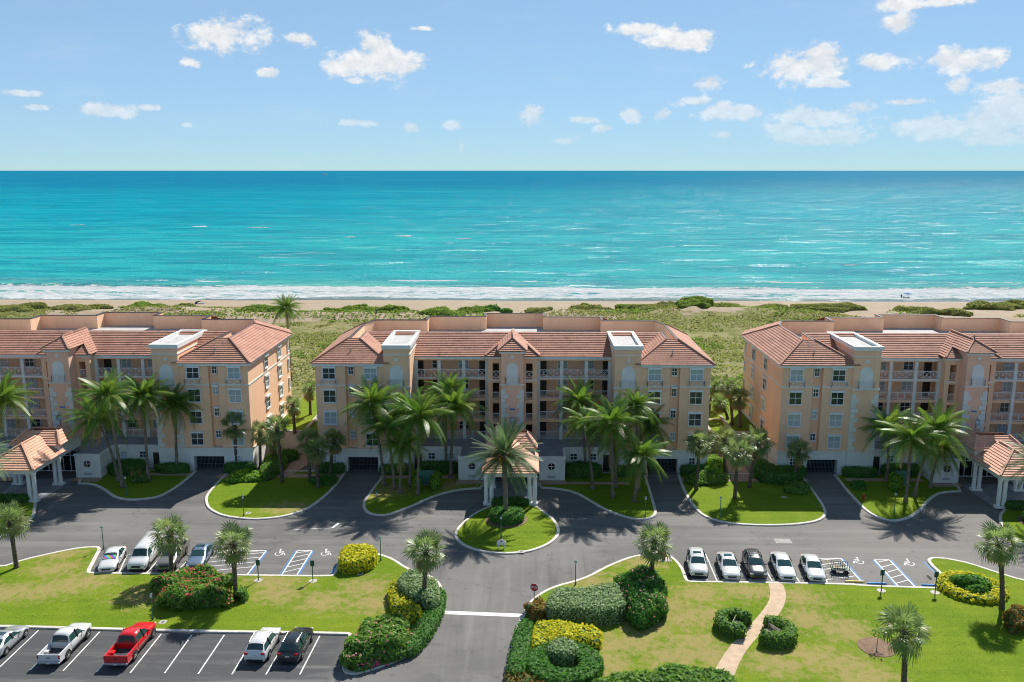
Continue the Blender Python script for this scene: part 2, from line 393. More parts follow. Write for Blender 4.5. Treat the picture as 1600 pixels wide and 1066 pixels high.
leafmat('leaf_mid', (.085, .20, .03), (.20, .35, .06), .4, .6, spec=.2)
leafmat('leaf_bright', (.13, .30, .02), (.28, .46, .04), .35, .6, spec=.2)
leafmat('leaf_silver', (.20, .29, .13), (.36, .46, .25), .3, .6, spec=.2)
leafmat('leaf_yellow', (.42, .44, .02), (.72, .66, .04), .4, .6, (.13, .22, .03), .2)
leafmat('leaf_rust', (.14, .085, .015), (.30, .17, .03), .3, .6, (.10, .14, .03), .2)
leafmat('leaf_dune', (.19, .22, .06), (.30, .32, .11), .45, .8, (.30, .26, .13), .1)
leafmat('leaf_dune_green', (.13, .22, .04), (.24, .34, .07), .45, .8, spec=.1)
leafmat('petal_pink', (.75, .22, .25), (.85, .45, .42), .3, .7)
leafmat('petal_red', (.75, .06, .09), (.80, .22, .20), .3, .7)
leafmat('petal_magenta', (.80, .02, .22), (.85, .08, .35), .3, .7)
DRY = [A5(250, 500), A5(430, 470), A5(550, 440), A5(380, 265), A5(350, 360), A5(60, 510), A5(890, 540), A6(600, 440), A6(900, 570), A6(620, 520), A7(230, 430), A7(270, 540),
       A8(900, 800), A8(760, 830), A8(1000, 700), A8(1150, 560), A8(1150, 900), A8(600, 380), A8(950, 250), A8(720, 960), A9(230, 470), A9(100, 640), A9(260, 620), A9(550, 450), A9(200, 800),
       A9(120, 880), A9(300, 890), A9(900, 500), A9(960, 640), A9(760, 950), A9(1000, 900), A10(40, 720), A10(30, 950), A10(200, 1040), Z22(1180, 830), Z22(1280, 830), Z3(620, 610), Z3(740, 590), Z3(1100, 560)]
def grass_mat(name, g1, g2, dry, dune=False):
    m, nt, b = material(name); p = pos(nt)
    n1 = nt.noise(p, .16, 5, .6); n2 = nt.noise(p, 1.3, 5, .65); n3 = nt.noise(p, 9, 4, .7)
    c = nt.mix(nt.ramp(n1, .35, .65), g1, g2)
    c = nt.mix(nt.ramp(n3, .3, .7, 0, .6), c, tuple(x * .5 for x in g1))
    n5 = nt.noise(p, 3.5, 5, .7); c = nt.mix(nt.ramp(n5, .52, .72, 0, .5), c, (g2[0] * 1.35, g2[1] * 1.15, g2[2]))
    if not dune:
        mow = nt.math('SINE', nt.math('ADD', nt.math('MULTIPLY', nt.xyz(p)[1], 4.2), nt.math('MULTIPLY', n1, 6.0))); c = nt.mix(nt.ramp(mow, -.4, .4, 0, .13), c, tuple(x * .5 for x in g1))
    if not dune:
        d = nt.blobs(p, [(*G(*q), 3.6, 2.7) for q in DRY])
        k = nt.ramp(nt.math('ADD', nt.math('SUBTRACT', 1.0, d), nt.math('ADD', nt.math('MULTIPLY', nt.math('SUBTRACT', n2, .5), 3.2), nt.math('MULTIPLY', nt.math('SUBTRACT', n3, .5), 2.0))), -.1, .9, 0, .85)
    else:
        k = nt.ramp(nt.math('ADD', n2, nt.math('MULTIPLY', n1, .5)), .62, .9, 0, .8)
    c = nt.mix(k, c, nt.mix(n3, dry, tuple(x * .6 for x in dry)))
    nt.l.new(c, b.inputs['Base Color']); b.inputs['Roughness'].default_value = .95; b.inputs['Specular IOR Level'].default_value = .1
    bump(nt, b, nt.math('ADD', nt.noise(p, 14, 4), nt.math('MULTIPLY', n2, .6)), .6, .08)
grass_mat('grass', (.135, .225, .012), (.20, .27, .02), (.38, .30, .12))
grass_mat('dune_ground', (.13, .16, .035), (.20, .215, .06), (.36, .30, .17), True)
def asphalt_mat():
    m, nt, b = material('asphalt'); p = pos(nt); x, y, z = nt.xyz(p)
    n1 = nt.noise(p, .09, 5, .6); n2 = nt.noise(nt.vmath('MULTIPLY', p, (.35, 1, 1)), .5, 6, .6, .6); n3 = nt.noise(p, 30, 3, .7)
    near = nt.ramp(y, 69.5, 71.0)            # the lower lot has newer, darker asphalt
    drive = nt.math('MULTIPLY', nt.ramp(x, -16.5, -14.5), nt.ramp(x, 6, 8, 1, 0))
    near = nt.math('MAXIMUM', near, drive)
    c = nt.mix(nt.ramp(n1, .35, .65), (.125, .122, .118), (.175, .168, .158))
    c = nt.mix(near, (.068, .070, .074), c)
    c = nt.mix(nt.ramp(n2, .52, .75, 0, .55), c, (.21, .20, .185))
    c = nt.mix(nt.ramp(n2, .25, .42, .45, 0), c, (.06, .06, .062))
    xr = nt.ramp(x, 5, 40, 0, .35); c = nt.mix(xr, c, (.22, .20, .18))
    s1 = nt.noise(nt.vmath('MULTIPLY', p, (.05, 1, 1)), .75, 5, .6, .3); s2 = nt.noise(nt.vmath('MULTIPLY', p, (1, .05, 1)), .9, 5, .6, .3)
    vert = nt.math('MULTIPLY', nt.ramp(y, 84, 90, 1, 0), drive); st = nt.math('ADD', nt.math('MULTIPLY', s1, nt.math('SUBTRACT', 1.0, vert)), nt.math('MULTIPLY', s2, vert))
    c = nt.mix(nt.ramp(st, .5, .72, 0, .5), c, (.235, .225, .21)); c = nt.mix(nt.ramp(st, .3, .46, .5, 0), c, (.075, .074, .074))
    vo = nt.new('ShaderNodeTexVoronoi'); vo.inputs['Scale'].default_value = .13; nt.l.new(p, vo.inputs['Vector'])
    sp_ = nt.new('ShaderNodeTexVoronoi'); sp_.inputs['Scale'].default_value = .55; nt.l.new(nt.vmath('ADD', p, nt.vmath('MULTIPLY', nt.comb(n2, n3, 0.0), (.8, .8, 0))), sp_.inputs['Vector'])
    c = nt.mix(nt.ramp(sp_.outputs['Distance'], .05, .2, .3, 0), c, (.045, .044, .043))
    c = nt.mix(nt.ramp(n3, .35, .7, 0, .3), c, (.05, .05, .05))
    cr_ = nt.new('ShaderNodeTexVoronoi', feature='DISTANCE_TO_EDGE'); cr_.inputs['Scale'].default_value = .085
    nt.l.new(nt.vmath('ADD', p, nt.vmath('MULTIPLY', nt.comb(nt.noise(p, .5, 4), nt.noise(nt.vmath('ADD', p, (9, 3, 0)), .5, 4), 0.0), (5, 5, 0))), cr_.inputs['Vector'])
    c = nt.mix(nt.ramp(cr_.outputs['Distance'], .0, .006, .55, 0), c, (.05, .05, .05))
    nt.l.new(c, b.inputs['Base Color']); b.inputs['Roughness'].default_value = .85; b.inputs['Specular IOR Level'].default_value = .3
    bump(nt, b, n3, .2, .02)
asphalt_mat()
def sand_mat():
    m, nt, b = material('sand'); p = pos(nt); x, y, z = nt.xyz(p)
    wet = nt.ramp(nt.math('ADD', z, nt.math('MULTIPLY', nt.noise(p, .05, 4), .6)), -.55, .0, 1, 0)
    c = nt.mix(nt.ramp(nt.noise(p, .25, 6, .65), .35, .7), (.33, .255, .17), (.27, .205, .135))
    c = nt.mix(nt.ramp(nt.noise(p, 2.2, 4, .7), .5, .75, 0, .5), c, (.20, .15, .095))
    c = nt.mix(wet, c, (.12, .105, .09))
    nt.l.new(c, b.inputs['Base Color']); nt.l.new(nt.ramp(wet, 0, 1, .95, .25), b.inputs['Roughness'])
    bump(nt, b, nt.noise(p, 1.4, 5), .5, .25)
sand_mat()
def sea_mat():
    m, nt, b = material('sea_water'); p = pos(nt); x, y, z = nt.xyz(p)
    n1 = nt.noise(nt.vmath('MULTIPLY', p, (.35, 1, 1)), .012, 5, .6); n0 = nt.noise(nt.vmath('MULTIPLY', p, (.12, 1, 1)), .003, 4, .6)
    dd = nt.math('ADD', y, nt.math('MULTIPLY', nt.math('SUBTRACT', n1, .5), 260.0))
    c = nt.mix(nt.ramp(dd, 330, 900), (.022, .33, .345), (.003, .265, .34))
    c = nt.mix(nt.ramp(nt.math('ADD', y, nt.math('MULTIPLY', nt.math('SUBTRACT', n0, .5), 900.0)), 500, 3000), c, (.003, .125, .25))
    c = nt.mix(nt.ramp(y, 300, 345, 1, 0), c, (.10, .33, .28))
    n2 = nt.noise(nt.vmath('MULTIPLY', p, (.22, 1, 1)), .075, 7, .68)
    c = nt.mix(nt.ramp(n2, .45, .68, 0, .75), c, (.002, .19, .26))
    c = nt.mix(nt.ramp(n2, .22, .42, .4, 0), c, (.045, .34, .32))
    for sc_, st_ in ((.05, .55), (.016, .5), (.005, .3)):
        nn = nt.noise(nt.vmath('MULTIPLY', p, (.30, 1, 1)), sc_, 7, .74)
        c = nt.mix(nt.ramp(nn, .48, .62, 0, st_), c, (.002, .16, .23)); c = nt.mix(nt.ramp(nn, .34, .46, .35, 0), c, (.02, .34, .34))
    fo = nt.new('ShaderNodeAttribute', attribute_name='foam').outputs['Fac']
    lace = nt.noise(nt.vmath('MULTIPLY', p, (.45, 1, 1)), .55, 7, .7, .5)
    caps = nt.ramp(nt.noise(nt.vmath('MULTIPLY', p, (.13, 1, 1)), .055, 6, .7), .77, .82, 0, .7)
    caps = nt.math('MULTIPLY', caps, nt.ramp(y, 330, 2500, 1, 0))
    fk = nt.ramp(nt.math('ADD', fo, nt.math('MULTIPLY', nt.math('SUBTRACT', lace, .5), 2.6)), .36, .66)
    fk = nt.math('MULTIPLY', fk, nt.ramp(fo, .02, .12))
    fk = nt.math('MAXIMUM', fk, caps)
    sandy = nt.new('ShaderNodeAttribute', attribute_name='shallow').outputs['Fac']
    c = nt.mix(sandy, c, (.15, .15, .145))
    c = nt.mix(fk, c, nt.mix(nt.ramp(lace, .35, .7), (.36, .40, .41), (.56, .57, .57)))
    nt.l.new(c, b.inputs['Base Color']); nt.l.new(nt.ramp(fk, 0, 1, .13, .8), b.inputs['Roughness'])
    b.inputs['IOR'].default_value = 1.33; b.inputs['Specular IOR Level'].default_value = .2
    w1 = nt.noise(nt.vmath('MULTIPLY', p, (.30, 1, 1)), .11, 5, .6, .3); w2 = nt.noise(nt.vmath('MULTIPLY', p, (.55, 1, 1)), .7, 5, .65); w3 = nt.noise(p, 3.0, 3)
    h = nt.math('ADD', nt.math('MULTIPLY', w1, 2.2), nt.math('ADD', nt.math('MULTIPLY', w2, 1.1), nt.math('MULTIPLY', w3, .22)))
    n = nt.new('ShaderNodeBump'); n.inputs['Strength'].default_value = .8; n.inputs['Distance'].default_value = 1.1
    nt.put(n.inputs['Height'], h); nt.l.new(n.outputs[0], b.inputs['Normal'])
    b.inputs['Specular IOR Level'].default_value = 0.0
    gl = nt.new('ShaderNodeBsdfGlossy'); gl.inputs['Roughness'].default_value = .24; nt.l.new(n.outputs[0], gl.inputs['Normal'])
    ms = nt.new('ShaderNodeMixShader'); gln = nt.ramp(nt.noise(nt.vmath('MULTIPLY', p, (.30, 1, 1)), .07, 8, .78), .54, .68, .025, .30); nt.l.new(nt.math('MULTIPLY', gln, nt.ramp(fk, 0, 1, 1, 0)), ms.inputs[0]); nt.l.new(b.outputs[0], ms.inputs[1]); nt.l.new(gl.outputs[0], ms.inputs[2])
    nt.l.new(ms.outputs[0], m.node_tree.nodes['Material Output'].inputs['Surface'])
sea_mat()

# ------------------------------------------------------------------ the setting: sea, beach, dunes
SEA = -1.0
def grid(xs, ys): 
    gx, gy = np.meshgrid(xs, ys); nx, ny = len(xs), len(ys)
    i = np.arange(nx * ny).reshape(ny, nx)
    q = np.stack([i[:-1, :-1], i[:-1, 1:], i[1:, 1:], i[1:, :-1]], -1).reshape(-1, 4)
    return gx, gy, q
xs = np.concatenate([np.linspace(-60000, -900, 14), np.linspace(-600, -262, 8), np.arange(-256, 257, 2.0), np.linspace(262, 600, 8), np.linspace(900, 60000, 14)])
ys = np.concatenate([np.arange(262, 345, .6), np.geomspace(347, 70000, 60)])
gx, gy, q = grid(xs, ys)
swash = 272.5 + (fbm(gx * .02, gx * 0, 5) - .5) * 9 + (fbm(gx * .09, gx * 0, 9) - .5) * 2.5 + 0.012 * gx        # where the water ends on the sand
brk = 304 + (fbm(gx * .012, gx * 0 + 3, 15) - .5) * 16 + (fbm(gx * .06, gx * 0, 19) - .5) * 5                     # the line of the breakers
gz = np.full(gx.shape, SEA)
crest = lambda yc, w, h: h * np.exp(-((gy - yc) / w) ** 2)
amp = np.clip((fbm(gx * .025, gx * 0 + 7, 31) - .38) * 4, 0, 1)
gz = gz + crest(brk + 3, 2.0, .9) * amp + crest(brk - 12, 1.8, .35) + crest(brk + 22, 3, .45) * np.clip((fbm(gx * .02, gx * 0, 41) - .45) * 5, 0, 1)
gz = np.where(gy < swash + 12, np.maximum(SEA - .25, gz - np.clip((swash + 3 - gy) / 10, 0, .4)), gz)
far_chop = (fbm(gx * .05, gy * .14, 61) - .5) * .5 * np.clip((gy - 310) / 20, 0, 1) * (gy < 346)
gz = gz + far_chop
foam = np.clip((gy - swash - 9 * fbm(gx * .018, gx * 0 + 4, 91)) / 3, 0, 1) * np.clip((brk + 4 - gy) / 5, 0, 1)
foam = foam * (.30 + .85 * fbm(gx * .035, gy * .16, 77)) + .55 * foam * np.exp(-((gy - brk + 4) / 6) ** 2)
foam = foam + .9 * np.exp(-((gy - brk - 20) / 1.6) ** 2) * np.clip((fbm(gx * .03, gx * 0 + 2, 51) - .57) * 7, 0, 1)
foam = foam * (gy < 345)
for (px, py, a, b_) in ((310, 355.5, 16, 1.6), (400, 356.5, 30, 1.2), (630, 370.5, 20, 2), (560, 372, 34, 1.0), (720, 374, 30, 1.0), (100, 353, 26, .9), (1400, 388, 20, 1)):
    X0, Y0 = G(px, py, SEA); foam = foam + 0 * ((gx - X0) ** 2)
sea_me = np_mesh('sea', np.stack([gx, gy, gz], -1).reshape(-1, 3), q, 'sea_water', True)
at = sea_me.attributes.new('foam', 'FLOAT', 'POINT'); at.data.foreach_set('value', foam.ravel().astype(np.float32))
sh = np.clip((swash + 14 - gy) / 14, 0, 1)
at = sea_me.attributes.new('shallow', 'FLOAT', 'POINT'); at.data.foreach_set('value', sh.ravel().astype(np.float32))
tag(link('sea', sea_me), kind='structure')
# crests of foam far out
m, nt, b = material('foam'); b.inputs['Base Color'].default_value = (.5, .52, .52, 1); b.inputs['Roughness'].default_value = .9
cap = MB()
for (px, py, a, b_) in ((310, 355.5, 11, .9), (402, 356.8, 18, .45), (630, 370.5, 14, .9), (545, 372.2, 10, .45), (725, 374, 14, .45), (118, 353, 12, .35), (1330, 417, 16, .5)):
    X0, Y0 = G(px, py, SEA); k = Y0 / F; n = 22
    L = a * k
    for j in range(3):
        top = []; bot = []
        for i in range(n + 1):
            t = i / n * 2 - 1; x = X0 + t * L * (1 - .25 * j) + random.uniform(-.3, .3) + j * L * .2
            w = b_ * k * 3.2 * (1 - t * t) ** .6 * random.uniform(.25, 1.0); yy = Y0 + j * 3.1 * k * random.uniform(.5, 1) + math.sin(x * .05) * 3
            top.append((x, yy + w, SEA + .5 + .25 * (1 - t * t))); bot.append((x, yy - w, SEA + .32))
        for i in range(n): cap.poly([bot[i], bot[i + 1], top[i + 1], top[i]])
tag(cap.build('whitecaps', 'foam'), 'thin white foam crests breaking far out on the turquoise sea', 'foam', kind='stuff')
def ground_h(x, y):
    x = np.asarray(x, float); y = np.asarray(y, float)
    base = np.interp(y, [112, 119, 121, 150, 190, 222, 238, 262, 276, 300], [-.3, -.3, 3.0, 2.9, 2.6, 2.6, 1.9, .35, -1.2, -3.0])
    und = (fbm(x * .035, y * .05, 101) - .5) * 2.2 * np.interp(y, [135, 160, 215, 250], [0, 1, 1, .15])
    ridge = np.exp(-((y - 222 - (fbm(x * .02, x * 0, 7) - .5) * 16) / 9) ** 2) * (fbm(x * .045, y * .03, 55) - .25) * 4.0
    return base + und + np.maximum(ridge, -.3)
xs = np.concatenate([np.linspace(-900, -270, 12), np.arange(-258, 259, 2.4), np.linspace(270, 900, 12)]); ys = np.arange(117, 296, 1.5)
gx, gy, q = grid(xs, ys); gz = ground_h(gx, gy)
veg_edge = 223 + (fbm(gx * .022, gx * 0 + 1, 211) - .5) * 42
qc = gy.reshape(-1)[q].mean(1); cut = 216 + (fbm(gx.reshape(-1)[q].mean(1) * .03, .05 * qc, 431) - .5) * 50
V = np.stack([gx, gy, gz], -1).reshape(-1, 3)
tag(link('dune_field', np_mesh('dune_field', V, q[qc < cut], 'dune_ground', True)), kind='structure')
tag(link('beach', np_mesh('beach', V, q[qc >= cut], 'sand', True)), kind='structure')
# low dune scrub nobody could count
n = 150000; px = rng.uniform(-190, 190, n); py = 122 + 118 * rng.uniform(0, 1, n) ** .8; dens = fbm(px * .06, py * .09, 401) * .65 + fbm(px * .3, py * .3, 411) * .35
lawn_strip = (py < 141 + 3 * np.sin(px * .3))
keep = (dens > .43) & ~lawn_strip & (np.abs(px) < py * .66 + 18) & (py < 222 + (fbm(px * .03, py * .05, 431) - .5) * 62)
px, py = px[keep], py[keep]
P = np.stack([px, py, ground_h(px, py)], 1)
o = blades_mesh('dune_grass', P + [0, 0, -.05], .34, .22, 'leaf_dune', 1.1); tag(o, 'low olive dune grass and scrub covering the field behind the blocks', 'grass', kind='stuff')
n = 60000; px = rng.uniform(-190, 190, n); py = rng.uniform(142, 228, n); keep = (fbm(px * .035, py * .06, 451) > .55) & (np.abs(px) < py * .66 + 18); px, py = px[keep], py[keep]
P = np.stack([px, py, ground_h(px, py) + .35], 1)
o = scatter('sea_grape_cover', P, np.tile([0, -.3, 1.0], (len(P), 1)), .55, 'leaf_dune_green', 1.3, .7); tag(o, 'bright green creeping cover in patches between the dune grass', 'ground cover', kind='stuff')
# ground sheets
mb = MB(); mb.poly([(-900, -200, 0), (900, -200, 0), (900, 118, 0), (-900, 118, 0)]); road = mb.build('road', 'asphalt'); tag(road, kind='structure')
def kerbed(name, pts, z=.13, it=2, kerb=.34, mat='grass', world_pts=False, kmat='wet_kerb'):
    P = pts if world_pts else [G(*p, 0.1) for p in pts]
    P = smoothpoly(P, it); In = inset(P, kerb)
    mb = MB(); fill(mb, In, z - .01); o = mb.build(name, mat); tag(o, kind='structure')
    kb = MB(); n = len(P); O2 = inset(P, .04)
    rings = [[(p[0], p[1], 0.0) for p in P], [(p[0], p[1], z - .03) for p in P], [(p[0], p[1], z + .01) for p in O2], [(p[0], p[1], z + .01) for p in In], [(p[0], p[1], -.02) for p in In]]
    for r in rings: kb.v += r
    for k in range(4):
        for i in range(n): a = k * n + i; b = k * n + (i + 1) % n; kb.f.append((a, b, b + n, a + n))
    kb.build('kerb', kmat, o)
    return o, In
LAWNS = []
Yf = 110.8
ISL = [(757, 793), (735, 805), (718, 820), (709, 832), (711, 843), (727, 855), (755, 863), (790, 866), (825, 863), (855, 853), (872, 840), (876, 828), (868, 812), (852, 800), (836, 788), (800, 779)]
isl = [G(*p, .1) for p in ISL]
BX = [-63.1, -1.92, 59.7]
for bx in BX:
    LAWNS.append(kerbed('lawn', [(x + bx + 1.92, y) for x, y in isl], world_pts=True))
def back(pts, mirror=None):             # close an outline along the building front
    P = [G(*p, .1) for p in pts]; return P + [(P[-1][0], Yf), (P[0][0], Yf)]
def lawn(pts, **k):
    LAWNS.append(kerbed('lawn', back(pts), world_pts=True, it=1, **k)); return LAWNS[-1]
lawn([(114, 756), (143, 756), (160, 764), (174, 775), (188, 780), (206, 781.5), (222, 780.5), (248, 777), (270, 766), (291, 751), (304, 739)])
LG = [(348, 744), (340, 752), (324, 769.5), (319.4, 779), (322, 792), (332.5, 800), (349.4, 807), (379.5, 811), (407.6, 811.7), (445, 807.5), (479, 797), (501, 782.4), (520.4, 765), (537, 744)]
lawn(LG)
lawn([(597, 744), (580, 765), (567, 783), (566, 793), (573, 802), (590, 806), (608, 805), (630, 797), (655, 787), (668, 780), (690, 772), (715, 766), (735, 764), (757, 763)])
lawn([(838, 762), (870, 763.8), (897, 769), (919.5, 781.8), (937.5, 793), (960, 803), (982.5, 810), (1000.5, 812.6), (1018.5, 810), (1027, 803), (1025, 793), (1017, 766), (1010.6, 745.8)])
lawn([(1059.4, 744), (1065, 762), (1076, 782.6), (1091, 801.3), (1106.3, 809.8), (1125, 815.4), (1153, 819.7), (1190.7, 821.4), (1228, 821), (1256, 818.6), (1279, 814.5), (1291, 807), (1292, 797.6), (1282.6, 780.7), (1258, 748)])
lawn([(1306, 746), (1321, 765.7), (1336, 781.6), (1349.4, 795.7), (1364.4, 806), (1383, 812.6), (1398, 814.8), (1415, 811.6), (1430, 805), (1441, 795.7), (1452.6, 781.6), (1465.7, 772), (1482.6, 768.5), (1509, 768)])
P1 = [G(*p, .1) for p in [(0, 886), (37, 873.6), (75, 865), (112, 857), (140, 853.7), (160, 854), (153, 868), (146, 881), (139.8, 893)]]
P1 += [G(*p, .1) for p in [(145, 894), (300, 896), (420, 898), (515, 899), (520, 897), (525, 885), (530, 872), (538, 864), (560, 861), (589, 864), (608, 869.6), (621.6, 876.6), (636.6, 887), (660, 895), (681.6, 903), (692, 917), (696, 935.5), (693, 951.6), (687, 968), (677, 988.6), (663, 1007), (644.7, 1021), (621.6, 1032.5), (596, 1041.7), (566, 1051), (550, 1053.7), (538.5, 1051), (534, 1044), (536, 1034.7), (541, 1012), (545, 993), (541, 991), (300, 987.7), (46, 981), (0, 980)]]
P1 = [(-95, P1[0][1] - 7.5)] + P1 + [(-95, P1[-1][1] - .3)]
LAWNS.append(kerbed('lawn', P1, world_pts=True, it=1)); P1in = LAWNS[-1][1]
P2 = [G(*p, .1) for p in [(789, 1062), (794, 1039), (800.8, 1000), (810, 967.8), (817, 960), (820, 949), (829.6, 936.6), (849, 922.7), (872, 913.5), (895.5, 907.7), (918.5, 899.7), (941.6, 887), (964.7, 876.6), (988, 868.5), (1006, 866), (1034, 865), (1048, 867.5), (1058, 875.4), (1063, 881), (1070, 891.5), (1074.6, 906.5),
      (1080, 907.5), (1200, 909), (1330, 911.5), (1342, 913.4), (1402, 915.7), (1480, 918), (1486.5, 917), (1471.5, 899.6), (1450, 880), (1448.4, 873), (1457.6, 870), (1483, 872.4), (1517.6, 880), (1552, 891.5), (1600, 906.5)]]
P2 += [(62, P2[-1][1] - 8), (64, 40), (-3.2, 40), (-2.2, 56)]
LAWNS.append(kerbed('lawn', P2, world_pts=True, it=1)); P2in = LAWNS[-1][1]
# side yards between the blocks (terrace three metres up) and sidewalk
def sheet(name, pts, z, mat, parent=None, kind='structure', it=0):
    P = smoothpoly(pts, it); mb = MB(); fill(mb, P, z); o = mb.build(name, mat, parent); 
    if kind and not parent: tag(o, kind=kind)
    return o
for x0, x1 in ((-36.95, -28.0), (24.2, 33.6)):
    sheet('terrace', [(x0, 118.6), (x1, 118.6), (x1, 141), (x0, 141)], 3.16, 'grass')
sheet('terrace', [(-300, 130), (-90, 130), (-90, 141), (-300, 141)], 3.16, 'grass'); 
sheet('terrace', [(-28.2, 134), (24.4, 134), (24.4, 141), (-28.2, 141)], 3.15, 'grass')
for x0, x1, ya, yb in ((-58.7, -44.9, 108.55, 109.6), (-41.0, -36.6, 107.6, 109.2), (-35.2, -24.5, 108.1, 109.4), (-19.5, -9.5, 108.0, 109.1), (5.3, 13.4, 106.2, 107.1), (20.5, 37, 107.6, 108.7), (41.9, 52, 108.0, 109.1)):
    sheet('sidewalk', [(x0, ya), (x1, ya), (x1, yb), (x0, yb)], .128, 'pavers')
for bx in BX:
    sheet('sidewalk', [(bx - 3.0, 99.0), (bx + 3.0, 99.0), (bx + 3.6, 107.4), (bx - 3.6, 107.4)], .012, 'grey_deck')
    sheet('sidewalk', [(bx - 7.2, 106.1), (bx - 3.4, 106.1), (bx - 3.4, 107.5), (bx - 7.2, 107.5)], .126, 'pavers')
    sheet('sidewalk', [(bx + 3.4, 106.1), (bx + 7.2, 106.1), (bx + 7.2, 107.5), (bx + 3.4, 107.5)], .126, 'pavers')
sheet('path', [(-33.9, 109.3), (-31.3, 109.3), (-30.0, 113.5), (-29.9, 118.5), (-32.0, 118.5), (-32.6, 114)], .134, 'pavers')
sheet('path', [(26.9, 108.6), (29.8, 108.6), (29.9, 113.5), (29.0, 119), (26.8, 119), (27.6, 114)], .134, 'pavers')
gp = [A9(690, 385), A9(712, 450), A9(700, 520), A9(650, 590), A9(590, 660), A9(510, 740), A9(420, 840), A9(350, 950), A9(300, 1050)]
gq = [A9(250, 1200), A9(400, 1200), A9(470, 1010), A9(500, 930), A9(560, 830), A9(650, 730), A9(740, 640), A9(800, 560), A9(820, 480), A9(790, 385)]
sheet('path', [G(*p, .13) for p in gp + gq], .129, 'path_tan', it=1)
# grass tufts over the lawns
PT = []
for _, In in LAWNS:
    A = np.array(In); x0, y0 = A.min(0); x1, y1 = A.max(0); x0 = max(x0, -62); x1 = min(x1, 62); y0 = max(y0, 57)
    n = int((x1 - x0) * (y1 - y0) * 26); x = rng.uniform(x0, x1, n); y = rng.uniform(y0, y1, n)
    k = inside(In, x, y); PT.append(np.stack([x[k], y[k], np.full(k.sum(), .115)], 1))
PT = np.concatenate(PT); gpw = [G(*p, .13) for p in gp + gq]; k = ~inside(gpw, PT[:, 0], PT[:, 1]) & ~((PT[:, 1] > 106) & (PT[:, 1] < 109.7)); PT = PT[k]
tag(blades_mesh('lawn_grass', PT[::2], .04, .03, 'grass', .8), 'short lawn grass blades covering the mown islands and verges', 'grass', kind='stuff')
# ------------------------------------------------------------------ painted markings on the asphalt
MARK = [0]
def stripe(a, b, w=.12, mat='line_white', z=None, name='parking_line'):
    MARK[0] += 1
    z = z or (.004 + .00012 * (MARK[0] % 40))
    a = Vector(a); b = Vector(b); d = (b - a).normalized(); n = Vector((-d.y, d.x)) * w / 2
    return MB().poly([(*(a - n), z), (*(b - n), z), (*(b + n), z), (*(a + n), z)]).build(name, mat, road)
def ps(p, q, **k): return stripe(G(*p), G(*q), **k)
l0t, l0b = Vector(G(*A5(240, 742))), Vector(G(*A5(0, 970)))
LOT = []
tops = [A5(240, 742), A5(430, 747), A5(625, 750), A5(818, 758), A5(1010, 763), A5(1202, 768), A6(283, 770), A6(478, 772), A6(690, 774), A6(880, 776)]
bots = [A5(0, 970), A5(190, 990), A5(395, 995), A5(605, 1003), A5(815, 1008), A5(1030, 1010), A6(118, 1015), A6(330, 1017), A6(543, 1018), A6(755, 1018)]
for t, b_ in zip(tops, bots): ps(t, b_); LOT.append((Vector(G(*t)), Vector(G(*b_))))
d = LOT[1][0] - LOT[0][0]
for k in (1, 2, 3): stripe(LOT[0][0] - d * k, LOT[0][1] - d * k)
for t, b_ in ((A5(795, 270), A5(748, 376)), (A5(1010, 280), A5(920, 380)), (A5(1215, 270), A5(1095, 380))): ps(t, b_)
def hatch(tl, tr, br, bl, n, rung, blue_l, blue_r, wl=.14):
    TL, TR, BR, BL = (Vector(G(*p)) for p in (tl, tr, br, bl))
    stripe(TL, TR, wl); stripe(TR, BR, wl); stripe(BL, TL, wl)
    off = Vector((.17, 0))
    if blue_r: stripe(TR + off, BR + off, .14, 'line_blue')
    if blue_l: stripe(TL - off, BL - off, .14, 'line_blue')
    for k in range(n):
        t = (k + .5) / n; t2 = min(1, max(0, t + rung)); a = TL.lerp(BL, t); c = TR.lerp(BR, t2); stripe(a, c, .11)
hatch(A6(225, 243), A6(545, 243), A6(425, 393), A6(105, 393), 5, -.22, False, True)
hatch(A6(740, 243), A6(832, 243), A6(738, 393), A6(643, 393), 5, -.16, True, True)
hatch(A9(1000, 228), A9(1185, 228), A9(1330, 390), A9(1095, 390), 5, -.16, False, True)
hatch(A10(245, 238), A10(345, 238), A10(518, 420), A10(405, 416), 5, -.14, True, True)
for t, b_ in ((A9(270, 198), A9(348, 380)), (A9(455, 205), A9(548, 380)), (A9(620, 205), A9(722, 382)), (A9(790, 210), A9(906, 386))): ps(t, b_)
ps(A10(575, 250), A10(762, 427), mat='line_blue', w=.16)
def accessible(c, flip):
    C = Vector(G(*c)); s = .62; z = .0062
    pts = []
    for k in range(11): a = R(150 + k * 21); pts.append((C.x + flip * .33 * s * 2 * math.cos(a), C.y - .1 + .36 * s * 2 * math.sin(a)))
    mb = MB()
    def seg(a, b, w=.11):
        a, b = Vector(a), Vector(b); d_ = (b - a).normalized(); n_ = Vector((-d_.y, d_.x)) * w / 2
        mb.poly([(*(a - n_), z), (*(b - n_), z), (*(b + n_), z), (*(a + n_), z)])
    for i in range(10): seg(pts[i], pts[i + 1])
    seg((C.x - flip * .08, C.y + .75), (C.x, C.y + .05), .14); seg((C.x, C.y + .05), (C.x + flip * .5, C.y + .02), .14); seg((C.x + flip * .5, C.y + .02), (C.x + flip * .72, C.y - .5), .14); seg((C.x - flip * .05, C.y + .4), (C.x + flip * .4, C.y + .38), .1)
    mb.lathe([(.13, z - .001), (.13, z)], 8, C.x - flip * .1, C.y + .92)
    return mb.build('wheelchair_symbol', 'line_white', road)
accessible(A6(627, 258), 1); accessible(A6(915, 258), 1); accessible(A10(140, 248), -1); accessible(A10(483, 260), -1)
stripe(Vector(G(693, 957)), Vector(G(819, 962)), .62, 'line_white', name='stop_bar')
